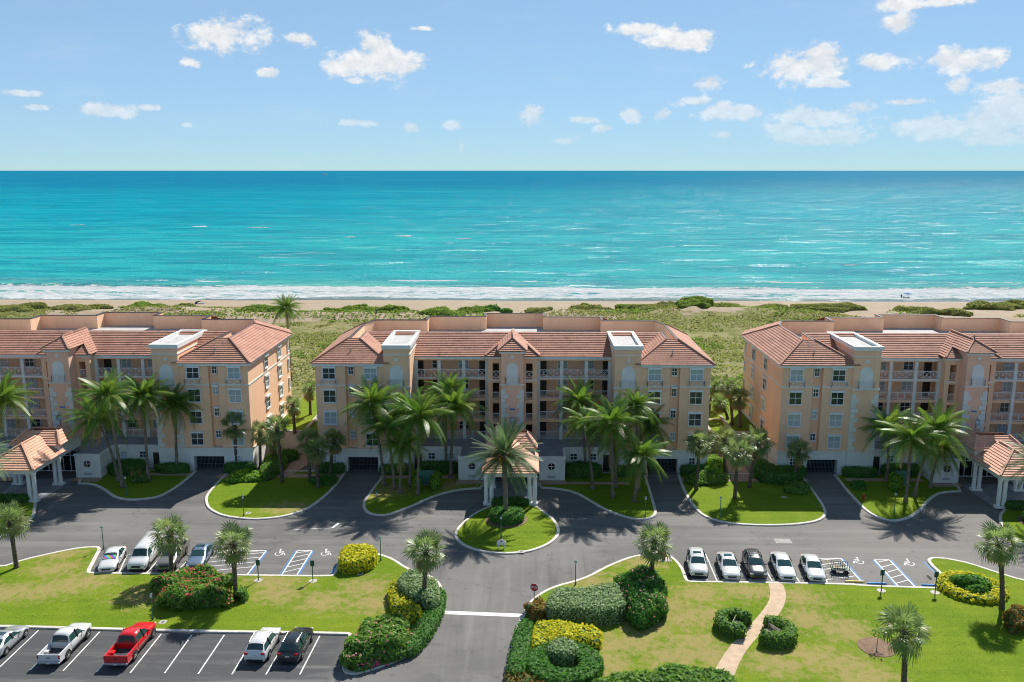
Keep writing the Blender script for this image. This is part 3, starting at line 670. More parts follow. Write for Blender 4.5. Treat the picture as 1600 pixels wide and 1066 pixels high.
ps(Z3(0, 870), Z3(270, 858), w=.09); ps(Z3(275, 858), Z3(322, 822), w=.25)
sheet('oil_stain', smoothpoly([G(*A10(590, 345)), G(*A10(610, 340)), G(*A10(640, 372)), G(*A10(625, 380))]), .0075, 'oil', road)
for p, w, dpt in ((A9(795, 112), 1.75, 1.2),):
    X, Y = G(*p); g = MB()
    fr = MB().box(X - w / 2, X + w / 2, Y - dpt / 2, Y + dpt / 2, .0, .02).build('drain_frame', 'concrete', road)
    for k in range(14): x = X - w / 2 + .1 + k * (w - .2) / 13; g.box(x - .03, x + .03, Y - dpt / 2 + .08, Y + dpt / 2 - .08, .02, .035)
    g.build('drain_grate', 'grille_grey', road)
# ------------------------------------------------------------------ the condominium block
def clip(poly, axis, val, keep_less):
    out = []
    for i in range(len(poly)):
        a, b = poly[i], poly[(i + 1) % len(poly)]
        ia = (a[axis] <= val) == keep_less or abs(a[axis] - val) < 1e-9; ib = (b[axis] <= val) == keep_less or abs(b[axis] - val) < 1e-9
        if ia: out.append(a)
        if ia != ib and abs(b[axis] - a[axis]) > 1e-9:
            t = (val - a[axis]) / (b[axis] - a[axis]); out.append((a[0] + (b[0] - a[0]) * t, a[1] + (b[1] - a[1]) * t))
    return out
def tiled(name, planes, parent, course=.40, lift=.075, mat='roof_tile'):
    """roof planes laid with stepped courses of tile; each plane is a list of 3D corners"""
    V = []; Fc = []; UV = []
    for P in planes:
        P = [Vector(p) for p in P]
        n = Vector((0, 0, 0))
        for i in range(len(P)): n += P[i].cross(P[(i + 1) % len(P)])
        n.normalize(); n = n if n.z > 0 else -n
        u = Vector((0, 0, 1)).cross(n).normalized(); v = n.cross(u)
        o = P[0]; q = [((p - o).dot(u), (p - o).dot(v)) for p in P]
        v0 = min(t[1] for t in q); v1 = max(t[1] for t in q); k = 0
        while v0 + k * course < v1 - 1e-3:
            a, b = v0 + k * course, min(v1, v0 + (k + 1) * course)
            s = clip(clip(q, 1, a, False), 1, b, True); k += 1
            if len(s) < 3: continue
            i = len(V)
            for (x, y) in s:
                V.append(o + u * x + v * y + n * (lift * (1 - (y - a) / course) + .01)); UV.append((x, y - v0))
            Fc.append(tuple(range(i, i + len(s))))
            lo = [t for t in s if abs(t[1] - a) < 1e-6]
            if len(lo) >= 2:
                x0, x1 = min(t[0] for t in lo), max(t[0] for t in lo); i = len(V)
                for x, h in ((x0, -.02), (x1, -.02), (x1, lift + .01), (x0, lift + .01)):
                    V.append(o + u * x + v * a + n * h); UV.append((x, a - v0))
                Fc.append((i, i + 1, i + 2, i + 3))
    me = bpy.data.meshes.new(name); me.from_pydata([tuple(p) for p in V], [], Fc); me.materials.append(MATS[mat])
    lay = me.uv_layers.new(name='UVMap')
    for p in me.polygons:
        for li in p.loop_indices: lay.data[li].uv = UV[me.loops[li].vertex_index]
    me.update(); return link(name, me, parent)
def ridge_caps(parent, lines, mat='roof_tile'):
    mb = MB()
    for a, b in lines:
        a, b = Vector(a), Vector(b); L = (b - a).length; n = max(1, int(L / .45))
        for k in range(n): mb.bar(a.lerp(b, k / n) + Vector((0, 0, .10)), a.lerp(b, (k + .96) / n) + Vector((0, 0, .13)), .22, h=.14)
    o = mb.build('ridge_caps', mat, parent); o['kind'] = 'stuff'; return o
WIN = {}
def window(parent, x, y, z, w, h, face='f', cols=2, rows=2, box=True, name='window'):
    """framed window: z is its centre; face f looks to -y, l to -x, r to +x"""
    key = (w, h, cols, rows, box)
    if key not in WIN:
        f = MB(); t = .10; d = .13
        f.box(-w / 2 - t, -w / 2, -d, .02, -h / 2 - t, h / 2 + t); f.box(w / 2, w / 2 + t, -d, .02, -h / 2 - t, h / 2 + t)
        f.box(-w / 2, w / 2, -d, .02, h / 2, h / 2 + t); f.box(-w / 2 - .12, w / 2 + .12, -d - .08, .015, -h / 2 - t - .06, -h / 2 - .002)
        for c in range(1, cols): x_ = -w / 2 + w * c / cols; f.box(x_ - .03, x_ + .03, -.075, -.035, -h / 2, h / 2)
        for r_ in range(1, rows): z_ = -h / 2 + h * r_ / rows; f.box(-w / 2, w / 2, -.08, -.032, z_ - .035, z_ + .035)
        g = MB().box(-w / 2, w / 2, -.045, .01, -h / 2, h / 2)
        s_ = MB().box(-w / 2 - .16, w / 2 + .16, -.30, -.002, h / 2 + .002, h / 2 + .26)
        WIN[key] = (f.mesh('window', 'white_metal'), g.mesh('glass', 'window_glass'), s_.mesh('shutter_box', 'white_metal'))
    f, g, s_ = WIN[key]
    o = link(name, f, parent, (x, y, z)); o.rotation_euler = (0, 0, {'f': 0, 'l': -math.pi / 2, 'r': math.pi / 2}[face])
    link('glass', g, o)
    if box: link('shutter_box', s_, o)
    return o
RAIL = {}
def railing(parent, x0, x1, y, z, h=1.02, cross=0, depth=0):
    L = round(x1 - x0, 3); key = (L, h, cross, depth)
    if key not in RAIL:
        m = MB(); b_ = .055
        def run(a, b):
            a = Vector(a); b = Vector(b); l_ = (b - a).length
            m.bar(a + Vector((0, 0, h)), b + Vector((0, 0, h)), .08); m.bar(a + Vector((0, 0, .1)), b + Vector((0, 0, .1)), .06)
            n = max(1, round(l_ / 1.0))
            for k in range(n + 1): p = a.lerp(b, k / n); m.bar(p, p + Vector((0, 0, h)), .06)
            if cross:
                for k in range(n):
                    p, q_ = a.lerp(b, k / n), a.lerp(b, (k + 1) / n)
                    m.bar(p + Vector((0, 0, .12)), q_ + Vector((0, 0, h - .04)), .05); m.bar(q_ + Vector((0, 0, .12)), p + Vector((0, 0, h - .04)), .05)
                    m.bar(p.lerp(q_, .5) + Vector((0, 0, .1)), p.lerp(q_, .5) + Vector((0, 0, h)), .03)
            else:
                for k in range(int(l_ / .14)): p = a.lerp(b, (k + .5) / int(l_ / .14)); m.bar(p + Vector((0, 0, .1)), p + Vector((0, 0, h)), .022)
        run((0, 0, 0), (L, 0, 0))
        if depth: run((0, 0, 0), (0, depth, 0)); run((L, 0, 0), (L, depth, 0))
        RAIL[key] = m.mesh('railing', 'white_metal')
    return link('railing', RAIL[key], parent, (x0, y, z))
FL = [3.2, 6.1, 9.1, 12.05]
QB = [MB().box(-.48, .48, -.07, .2, 0, .60).mesh('quoin', 'white_stucco'), MB().box(-.30, .30, -.07, .2, 0, .60).mesh('quoin', 'white_stucco')]
def quoins(parent, xl, xr, y, z0, z1):
    k = 0; z = z0
    while z + .6 <= z1 + .05:
        w = k % 2
        link('quoin', QB[w], parent, (xl + (.48, .30)[w] - .05, y, z)); link('quoin', QB[w], parent, (xr - (.48, .30)[w] + .05, y, z)); z += .655; k += 1
def arch_panel(parent, x, y, z0, w, h):
    m = MB(); n = 12; pts = [(-w / 2, z0), (w / 2, z0)]
    for k in range(n + 1): a = math.pi * k / n; pts.append((w / 2 * math.cos(a), z0 + h - w / 2 + w / 2 * math.sin(a)))
    f = [(px, -.06, pz) for px, pz in pts]; m.poly(f)
    for i in range(len(pts)): a, b_ = pts[i], pts[(i + 1) % len(pts)]; m.poly([(a[0], -.06, a[1]), (a[0], .03, a[1]), (b_[0], .03, b_[1]), (b_[0], -.06, b_[1])])
    return m.build('arched_niche', 'white_trim', parent, (x, y, 0))
def disc(parent, x, y, z, r, mat, name, d=.08, n=14):
    m = MB(); m.poly([(r * math.cos(2 * math.pi * k / n), -d, r * math.sin(2 * math.pi * k / n)) for k in range(n)])
    for k in range(n):
        a, b_ = 2 * math.pi * k / n, 2 * math.pi * (k + 1) / n
        m.poly([(r * math.cos(a), -d, r * math.sin(a)), (r * math.cos(a), .02, r * math.sin(a)), (r * math.cos(b_), .02, r * math.sin(b_)), (r * math.cos(b_), -d, r * math.sin(b_))])
    return m.build(name, mat, parent, (x, y, z))
def make_block():
    B = empty('condominium_block', (BX[1], 111, 0))
    wall = MB(); base = MB(); trim = MB(); tower = MB()
    wall.box(-17, 17, 6.6, 18.3, 3.1, 15.35)
    wall.box(-13.4, 13.4, 18.3, 21.6, 0, 15.34); wall.box(-4.6, 4.6, 21.6, 24.4, 0, 15.33)
    base.box(-13.6, -7, .6, 6.6, 0, 3.1); base.box(7, 13.6, .6, 6.6, 0, 3.1); base.box(-17, 17, 6.62, 18.3, 0, 3.08)
    for s in (-1, 1):
        def bx(m, x0, x1, *a): m.box(min(s * x0, s * x1), max(s * x0, s * x1), *a)
        bx(wall, 16.9, 20.8, 0, 20, 3.2, 14.95); bx(wall, 20.8, 22.1, .6, 20, 3.2, 14.95); bx(wall, 22.1, 26.1, 0, 20.2, 3.2, 14.95)
        # base with a garage opening
        bx(base, 16.9, 18.1, -.06, 20, 0, 3.19); bx(base, 22.2, 26.16, -.06, 20.3, 0, 3.19); bx(base, 18.1, 22.2, -.06, 20, 2.02, 3.18); bx(base, 18.1, 22.2, 6, 20, 0, 2.02)
        bx(trim, 16.95, 26.26, -.16, -.062, 3.10, 3.24); bx(trim, 26.162, 26.26, -.062, 20.3, 3.10, 3.24)
        bx(trim, 16.95, 20.8, -.07, -.002, 11.88, 12.06); bx(trim, 20.8, 22.1, .53, .598, 11.88, 12.06); bx(trim, 22.1, 26.17, -.07, -.002, 11.88, 12.06); bx(trim, 26.102, 26.17, -.002, 20.2, 11.88, 12.06)
        bx(trim, 16.95, 26.5, -.32, -.003, 14.62, 14.95); bx(trim, 26.103, 26.5, -.003, 20.2, 14.62, 14.95)
        # stair box
        sb_ = MB(); bx(sb_, 13.5, 16.95, -.2, 10.2, 3.2, 16.95); sb_.build('stair_box', 'stucco_peach', B); bx(base, 13.45, 17.0, -.26, 8, 0, 3.2)
        bx(trim, 13.42, 17.03, -.33, 10.28, 16.12, 16.26); bx(trim, 13.40, 17.05, -.34, -.202, 11.68, 11.9)
        for a in ((13.3, 17.15, -.42, .06, 16.95, 17.5), (13.3, 17.15, 9.8, 10.4, 16.95, 17.5), (13.3, 13.78, .06, 9.8, 16.95, 17.5), (16.67, 17.15, .06, 9.8, 16.95, 17.5)): bx(trim, *a)
        r = MB(); bx(r, 13.78, 16.67, .06, 9.8, 16.952, 17.12); r.build('box_roof', 'box_roof', B)
        arch_panel(B, s * 15.28, -.2, 11.92, 1.75, 2.85); railing(B, s * 15.28 - .98, s * 15.28 + .98, -.52, 11.9, .95, 0, .3)
        disc(B, s * 15.28, -.2, 15.5, .24, 'white_trim', 'medallion')
        quoins(B, min(s * 13.5, s * 16.95), max(s * 13.5, s * 16.95), -.2, 3.3, 11.6)
        # garage gate
        g = MB(); bx(g, 18.1, 22.2, .9, .96, 0, 2.02)
        gate = g.build('garage_gate', 'dark_glass', B); g2 = MB()
        for k in range(22): x = s * (18.2 + k * .186); g2.bar((x, .84, .02), (x, .84, 1.98), .035)
        for z in (.15, .7, 1.3, 1.9): g2.bar((s * 18.1, .83, z), (s * 22.2, .83, z), .05)
        g2.build('gate_bars', 'grille_grey', gate)
        # windows of the wing
        for x in (18.77, 24.27):
            for k, z in enumerate((4.5, 7.5, 10.5, 13.62)):
                window(B, s * x, 0, z, 1.55, 1.62 if k < 3 else 1.42, 'f')
            railing(B, s * x - .98, s * x + .98, -.46, 12.06, .85, 1, .42)
        for z, h in ((5.0, .9), (8.1, 1.0), (11.1, 1.0), (13.9, .95)): window(B, s * 21.45, .6, z, .6, h, 'f', box=(z > 5.1))
        window(B, s * 24.1, -.06, 1.75, .72, .8, 'f', box=False)
        for y in (7.9, 14.4):
            for z in (4.5, 7.5, 10.5, 13.4): window(B, s * 26.1, y, z, 1.5, 1.6, 'r' if s > 0 else 'l')
        for z in (7.5, 10.5, 13.4): window(B, s * 26.1, 19.2, z, .5, 1.5, 'r' if s > 0 else 'l', 1, 1, False)
        # flank bay beside the tower, with open stair slots
        for x0, x1 in ((1.45, 1.84), (2.72, 3.34)): bx(wall, x0, x1, 3.3, 6.6, 3.2, 15.2)
        for z0, z1 in ((3.2, 3.3), (5.7, 6.2), (8.7, 9.2), (11.6, 12.1), (14.3, 15.2)): bx(wall, 1.84, 2.72, 3.32, 6.6, z0, z1)
        for z in FL: railing(B, s * 2.28 - .44, s * 2.28 + .44, 3.5, z + .12, 1.0, 1 if z > 12 else 0)
        im = MB(); bx(im, 1.84, 2.72, 5.6, 5.7, 3.3, 14.3); im.build('stair_recess', 'interior', B)
        bx(trim, 1.5, 3.4, 3.22, 3.298, 11.9, 12.06); bx(trim, 1.46, 3.55, 3.1, 3.299, 14.95, 15.22)
        # gallery: slabs, columns, railings, doors and windows
        for z in FL[1:]: bx(wall, 3.34, 13.5, 4.55, 6.6, z - .38, z)
        bx(trim, 3.34, 13.5, 4.40, 4.548, FL[3] - .2, FL[3]); bx(trim, 3.34, 13.5, 4.35, 5.0, 14.62, 14.96); bx(wall, 3.34, 13.5, 4.5, 5.0, 14.42, 14.62)
        for x in (3.56, 6.72, 10.1, 13.28):
            c = MB(); bx(c, x - .22, x + .22, 4.44, 4.88, 3.2, 14.42); c.build('column', 'white_stucco', B)
        for i, z in enumerate(FL):
            for a, b_ in ((3.78, 6.5), (6.94, 9.88), (10.32, 13.06)):
                railing(B, min(s * a, s * b_), max(s * a, s * b_), 4.66, z + .02, 1.04, 1 if i == 3 else 0)
            for x in (4.2, 13.0):
                d_ = MB(); bx(d_, x - .5, x + .5, 6.5, 6.598, z + .02, z + 2.25); door = d_.build('door', 'dark_door', B)
                MB().box(s * x - .38, s * x - .32, 6.44, 6.498, z + 1.0, z + 1.08).build('handle', 'alloy', door)
            window(B, s * 6.9, 6.6, z + 1.5, 1.25, 1.25, 'f', box=False); window(B, s * 10.6, 6.6, z + 1.5, 1.25, 1.25, 'f', box=False)
        # ground floor front wall of the deck, lobby block
        bx(base, 3.6, 6.98, -3.4, 1.0, 0, 3.1); bx(trim, 3.5, 7.08, -3.5, -3.2, 3.1, 3.36); bx(trim, 6.78, 7.08, -3.2, .42, 3.1, 3.36); bx(trim, 7.08, 13.5, .42, .72, 3.1, 3.36)
        dk = MB(); bx(dk, 3.5, 6.78, -3.2, 4.6, 3.1, 3.2); bx(dk, 6.78, 13.5, .72, 4.6, 3.1, 3.198); dk.build('deck', 'grey_deck', B)
        for x in (8.3, 10.9): window(B, s * x, .6, 2.05, .85, .8, 'f', box=False)
        d_ = MB(); bx(d_, 12.3, 13.2, .5, .598, .1, 2.3); d_.build('door', 'dark_door', B)
        rw = disc(B, s * 5.2, -3.4, 2.02, .46, 'dark_glass', 'round_window', .05)
        MB().box(-.46, .46, -.075, -.052, -.03, .03).box(-.03, .03, -.078, -.052, -.46, .46).build('glazing_bar', 'white_metal', rw)
        for z in (.50, .66): MB().box(s * 5.2 - .5, s * 5.2 + .5, -3.43, -3.402, z, z + .09).build('name_plate', 'grey_deck', B)
        l = MB(); l.box(s * 8.9 - .12, s * 8.9 + .12, .38, .598, 2.55, 2.7); l.build('wall_lamp', 'white_metal', B)
    # central tower
    tower.box(-1.48, 1.48, 1.4, 7, 3.2, 16.35)
    for zt in (11.5,): trim.box(-1.62, 1.62, 1.27, 1.398, 11.72, 11.9)
    trim.box(-1.75, 1.75, 1.12, 1.399, 16.1, 16.36)
    arch_panel(B, 0, 1.4, 11.95, 1.55, 2.85); railing(B, -.9, .9, 1.1, 11.92, 1.0, 0, .28); disc(B, 0, 1.4, 15.6, .24, 'white_trim', 'medallion')
    quoins(B, -1.48, 1.48, 1.4, 3.35, 11.6)
    MB().box(-.35, .35, 1.36, 1.398, 8.3, 8.5).build('number_plate', 'line_blue', B)
    dish = MB().tube([(0, .6, 3.25), (0, .6, 7.0)], .05, 6).build('dish_pole', 'metal_grey', B); MB().lathe([(.02, 0), (.25, .06), (.42, .2), (.40, .21), (.2, .1)], 14).build('dish', 'metal_grey', dish, (0, .45, 7.2)).rotation_euler = (R(75), 0, R(15))
    wall.build('wall', 'stucco_peach', B); tower.build('tower', 'stucco_pink', B); base.build('base_wall', 'white_stucco', B); trim.build('trim', 'white_trim', B)
    # entrance between the lobby blocks
    e = MB().box(-3.6, 3.6, -.6, -.5, 0, 3.0).build('entrance_glazing', 'dark_glass', B); g = MB()
    for k in range(8): x = -3.55 + k * 1.014; g.box(x - .05, x + .05, -.68, -.602, 0, 3.0)
    for z in (.05, 2.2, 2.95): g.box(-3.6, 3.6, -.67, -.603, z - .05, z + .05)
    g.build('glazing_bars', 'white_metal', e)
    MB().box(-3.5, 3.5, -1.4, 4.6, 3.08, 3.19).build('deck', 'grey_deck', B)
    # flat roof, parapets
    fr = MB().box(-22.3, 22.3, 9.2, 18.5, 15.2, 15.5).box(-13.4, 13.4, 18.5, 21.8, 15.2, 15.51).box(-4.6, 4.6, 21.8, 24.5, 15.2, 15.52).box(20.9, 22.3, 4.3, 9.2, 15.2, 15.5).box(-22.3, -20.9, 4.3, 9.2, 15.2, 15.5).build('flat_roof', 'box_roof', B)
    pr = MB(); cop = MB()
    def par(x0, y0, x1, y1, z1=17.6, t=.3):
        a, b_ = Vector((x0, y0, 0)), Vector((x1, y1, 0)); pr.bar(a + Vector((0, 0, (15.4 + z1) / 2)), b_ + Vector((0, 0, (15.4 + z1) / 2)), t, h=z1 - 15.4); cop.bar(a + Vector((0, 0, z1 + .04)), b_ + Vector((0, 0, z1 + .04)), t + .1, h=.09)
    par(-4.75, 24.6, 4.75, 24.6)
    for s in (-1, 1):
        par(s * 4.6, 24.45, s * 4.6, 22.0); par(s * 4.45, 21.9, s * 13.5, 21.9, 17.55); par(s * 13.4, 21.75, s * 13.4, 19.0, 17.55); par(s * 13.25, 18.8, s * 21.4, 18.8, 17.5)
        par(s * 21.3, 18.7, s * 22.4, 15.3, 17.5); par(s * 22.35, 15.3, s * 22.35, 4.3, 17.42, .2); par(s * 20.9, 4.35, s * 22.4, 4.35, 17.42, .16); par(s * 20.9, 4.3, s * 20.9, 9.3, 17.42, .16)
    par(-20.9, 9.42, -.2, 9.42, 17.42, .16); par(.2, 9.42, 20.9, 9.42, 17.42, .16)
    pr.build('parapet', 'stucco_peach', B); cop.build('coping', 'dark_trim', B)
    # tiled roofs
    pl = [[(-16.15, 4.35, 15), (16.15, 4.35, 15), (20.8, 9.3, 17.5), (-20.8, 9.3, 17.5)]]; caps = []
    for s in (-1, 1):
        pl.append([(s * 16.15, -.45, 15), (s * 26.65, -.45, 15), (s * 22.45, 4.2, 17.5), (s * 20.8, 4.2, 17.5)])
        pl.append([(s * 16.15, -.45, 15), (s * 20.8, 4.2, 17.5), (s * 20.8, 9.3, 17.5), (s * 16.15, 4.4, 15)])
        pl.append([(s * 26.65, -.45, 15), (s * 26.65, 20.3, 15), (s * 22.45, 15.4, 17.5), (s * 22.45, 4.2, 17.5)])
        pl.append([(s * 26.65, 20.3, 15.02), (s * 22.45, 15.4, 17.52), (s * 21.3, 18.6, 17.6), (s * 25.4, 23.4, 15.1)])
        for xa, xb, yy in ((13.5, 21.3, 18.9), (4.7, 13.4, 22.0)):
            pl.append([(s * xa, yy + .05, 17.6), (s * xb, yy + .05, 17.6), (s * (xb + .3), yy + 4.2, 15.4), (s * xa, yy + 4.2, 15.4)]); pl.append([(s * xb, yy + .05, 17.6), (s * (xb + 2.0), yy + 2.0, 16.4), (s * (xb + .3), yy + 4.2, 15.4)])
        caps += [((s * 26.6, -.4, 15.02), (s * 22.45, 4.2, 17.5)), ((s * 16.9, .35, 15.4), (s * 20.8, 4.2, 17.5)), ((s * 26.6, 20.2, 15), (s * 22.45, 15.4, 17.5))]
        pl.append([(0, 3.2, 17.8), (s * 1.98, .85, 16.48), (s * 1.98, 4.9, 16.48), (0, 7.2, 17.8)])
        pl.append([(0, 7.2, 17.8), (s * 1.98, 4.9, 16.48), (s * 3.7, 2.85, 15.36), (s * 3.7, 5.3, 15.36), (0, 9.9, 17.8)])
        pl.append([(s * 3.7, 2.85, 15.36), (s * 1.98, 4.9, 16.48), (s * 1.5, 4.9, 16.48), (s * 1.5, 2.85, 15.36)])
        caps += [((s * 1.95, .9, 16.5), (0, 3.2, 17.8)), ((s * 3.65, 2.9, 15.38), (s * 1.98, 4.9, 16.5))]
    pl.append([(-1.98, .85, 16.48), (1.98, .85, 16.48), (0, 3.2, 17.8)]); caps.append(((0, 3.2, 17.82), (0, 9.6, 17.82)))
    roof = tiled('roof', pl, B); ridge_caps(roof, caps)
    v = MB().tube([(s_ * 21.3, 1.6, 15.9) for s_ in (1,)] + [(21.3, 1.6, 16.6)], .07, 6).build('roof_vent', 'metal_grey', roof); MB().tube([(-21.6, 1.8, 15.9), (-21.6, 1.8, 16.7)], .07, 6).build('roof_vent', 'metal_grey', roof)
    MB().tube([(0, 3.2, 17.8), (0, 3.2, 18.5)], [.1, .03], 6).build('finial', 'dark_trim', roof)
    # entrance canopy
    c = MB(); c.box(-3.2, 3.2, -12.2, -11.6, 3.75, 4.3); c.box(-3.2, 3.2, -6.2, -5.6, 3.75, 4.3); c.box(-3.2, -2.6, -11.6, -6.2, 3.751, 4.299); c.box(2.6, 3.2, -11.6, -6.2, 3.751, 4.299); c.box(-2.6, 2.6, -11.6, -6.2, 4.15, 4.28); c.box(-3.2, 3.2, -5.6, -.7, 3.76, 4.295)
    can = c.build('entrance_canopy', 'white_trim', B)
    colm = MB(); colm.box(-.36, .36, -.36, .36, .1, .42); colm.lathe([(.27, .42), (.25, .6), (.24, 3.4), (.30, 3.5), (.30, 3.75)], 12)
    cm = colm.mesh('column', 'white_trim')
    for x in (-2.95, -2.3, 2.3, 2.95):
        for y in (-11.8, -6.0): link('column', cm, can, (x, y, 0))
    cr_ = [[(-3.42, -12.5, 4.3), (3.42, -12.5, 4.3), (0, -8.6, 6.35)], [(-3.42, -12.5, 4.3), (0, -8.6, 6.35), (0, -4.9, 6.35), (-3.42, -4.9, 4.3)], [(3.42, -12.5, 4.3), (3.42, -4.9, 4.3), (0, -4.9, 6.35), (0, -8.6, 6.35)],
           [(-3.3, -6.0, 5.35), (3.3, -6.0, 5.35), (2.0, -3.9, 6.7), (-2.0, -3.9, 6.7)], [(-3.3, -6.0, 5.35), (-2.0, -3.9, 6.7), (-2.0, -2.6, 6.7), (-3.3, -.6, 5.35)], [(3.3, -6.0, 5.35), (3.3, -.6, 5.35), (2.0, -2.6, 6.7), (2.0, -3.9, 6.7)], [(-2.0, -3.9, 6.7), (2.0, -3.9, 6.7), (2.0, -2.6, 6.7), (-2.0, -2.6, 6.7)], [(-2.0, -2.6, 6.7), (2.0, -2.6, 6.7), (3.3, -.6, 5.35), (-3.3, -.6, 5.35)]]
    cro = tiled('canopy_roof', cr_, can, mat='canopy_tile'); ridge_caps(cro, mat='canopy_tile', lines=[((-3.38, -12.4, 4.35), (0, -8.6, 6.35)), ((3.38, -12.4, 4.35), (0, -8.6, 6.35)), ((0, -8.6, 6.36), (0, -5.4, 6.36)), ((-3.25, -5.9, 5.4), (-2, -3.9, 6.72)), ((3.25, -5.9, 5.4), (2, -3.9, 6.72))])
    MB().box(-3.05, 3.05, -5.7, -.7, 4.3, 5.36).build('canopy_wall', 'white_stucco', can)
    return B
block = make_block()
tag(block, 'peach condominium block with terracotta roof, standing between the two other blocks', 'building', 'condominium blocks along the beach')
for bx, lb in ((BX[0], 'peach condominium block with terracotta roof, behind the white van and blue-grey sedan'), (BX[2], 'peach condominium block with terracotta roof, behind the row of five white and grey cars')):
    c = copy_tree(block); c.location.x = bx; c['label'] = lb
# retaining walls and stairs in the two side yards
def ret_wall(x0, x1, y0, y1, h, label):
    w = empty('retaining_wall', (x0, y0, 0)); tag(w, label, 'wall')
    MB().box(0, x1 - x0, 0, y1 - y0, 0, h).build('wall_body', 'white_stucco' if False else 'stucco_wall', w); MB().box(-.05, x1 - x0 + .05, -.05, y1 - y0 + .05, h + .002, h + .12).build('coping', 'concrete', w)
plain('stucco_wall', (.60, .50, .40), .85, .08, .5, bumps=.15, fine=.1)
ret_wall(-36.9, -31.9, 118.3, 118.6, 3.3, 'cream retaining wall ending the brick path beside the white stair rail'); ret_wall(-31.9, -31.6, 118.3, 127.5, 3.35, 'cream side wall running along the stairs with the white railing')
ret_wall(29.3, 33.5, 118.7, 119.0, 3.3, 'cream retaining wall below the cabbage palms, against the orange side wall'); ret_wall(29.3, 29.6, 119.0, 127, 3.35, 'cream stair wall beside the cabbage palm planter'); ret_wall(26.2, 26.5, 119, 127, 3.35, 'cream stair wall next to the bright green side lawn')
def stairs(x0, x1, y0, n, label):
    s = empty('stairs', (x0, y0, 0)); tag(s, label, 'stairs')
    for k in range(n): MB().box(0, x1 - x0, k * .4, n * .4 + .3, 3.2 * k / n + .01, 3.2 * (k + 1) / n).build('step', 'pavers', s)
    return s
s = stairs(-31.55, -29.3, 119.5, 16, 'tan garden stairs climbing beside a white railing'); MB().bar((0, 0, .9), (0, 6.4, 4.1), .08).bar((0, 0, .5), (0, 6.4, 3.7), .05).build('handrail', 'white_metal', s, (.1, 0, 0)); hr = MB()
for k in range(12): hr.bar((.1, k * .58, 3.2 * k * .58 / 6.4 - .1), (.1, k * .58, .9 + 3.2 * k * .58 / 6.4), .05)
hr.build('baluster', 'white_metal', s)
stairs(26.55, 29.25, 119.5, 16, 'tan garden stairs between two cream stair walls')
# ------------------------------------------------------------------ palms
def feather_frond(name, L, droop, npair, leaf, mat, vee=.35, hang=.5, w0=.055):
    m = MB(); pts = []
    n = 10
    for k in range(n + 1):
        t = k / n; pts.append(Vector((0, L * (t - .10 * droop * t * t * t), L * (-droop * t ** 2.1))))
    def at(t): f = t * n; i = min(n - 1, int(f)); return pts[i].lerp(pts[i + 1], f - i)
    for k in range(n): m.poly([pts[k] + Vector((-.05 * (1 - k / n) - .012, 0, 0)), pts[k] + Vector((.05 * (1 - k / n) + .012, 0, 0)), pts[k + 1] + Vector((.05 * (1 - (k + 1) / n) + .01, 0, 0)), pts[k + 1] + Vector((-.05 * (1 - (k + 1) / n) - .01, 0, 0))])
    r_ = random.Random(int(L * 100 + droop * 1000))
    for k in range(npair):
        t = .14 + .86 * (k + .5) / npair; p = at(t); d = (at(min(1, t + .03)) - at(t - .03)).normalized()
        ll = leaf * (math.sin(math.pi * (.18 + .78 * t)) ** .6) * r_.uniform(.85, 1.1)
        for s in (-1, 1):
            out = (Vector((s, 0, 0)) * .86 + d * (.45 + .55 * t) + Vector((0, 0, vee * (1 - t)))).normalized()
            mid = p + out * ll * .5; tip = p + out * ll * .92 + Vector((0, 0, -hang * ll * r_.uniform(.6, 1.2))); wv = d * w0 * (1.25 - .4 * t)
            m.poly([p - wv, p + wv, mid + wv * 1.1, mid - wv * 1.1]); m.poly([mid - wv * 1.1, mid + wv * 1.1, tip])
    return m.mesh(name, mat)
def fan_frond(name, pet, rad, droop, mat, nseg=17):
    m = MB(); c = Vector((0, pet, -.12 * pet)); m.bar((0, 0, 0), c, .05)
    r_ = random.Random(int(rad * 1000 + droop * 77))
    for k in range(nseg):
        a = R(-125 + 250 * (k + .5) / nseg); l_ = rad * (1 - .18 * abs(a) / 2.2) * r_.uniform(.88, 1.08); w = .034
        d = Vector((math.sin(a), math.cos(a), 0)); sd = Vector((d.y, -d.x, 0)); fold = Vector((0, 0, .05 if k % 2 else -.02))
        mid = c + d * l_ * .62 + Vector((0, 0, -.10 * l_ - .12 * abs(math.sin(a)) * l_)) + fold; tip = c + d * l_ * .98 + Vector((0, 0, -droop * l_ * r_.uniform(.7, 1.3)))
        m.poly([c, mid - sd * w * 1.9, mid + sd * w * 1.9]); m.poly([mid - sd * w * 1.9, tip, mid + sd * w * 1.9])
    return m.mesh(name, mat)
leafmat('leaf_dead', (.30, .21, .09), (.42, .33, .16), .25, .8)
CO_DEAD = feather_frond('frond', 3.2, .62, 22, .6, 'leaf_dead', .0, 1.0, .028)
CO = [feather_frond('frond', 3.8, d, 32, .92, 'leaf_coconut', .12, h, .036) for d, h in ((.30, .5), (.58, .8), (.92, 1.0), (.44, .95))]
DA = [feather_frond('frond', 4.1, d, 34, .72, 'leaf_date', .5, .15, .032) for d, h in ((.10, 0), (.26, 0), (.45, 0))]
FA_DEAD = fan_frond('frond', .9, .85, .9, 'leaf_dead')
FA = [fan_frond('frond', 1.15, 1.15, d, 'leaf_fan') for d in (.22, .42, .7)]
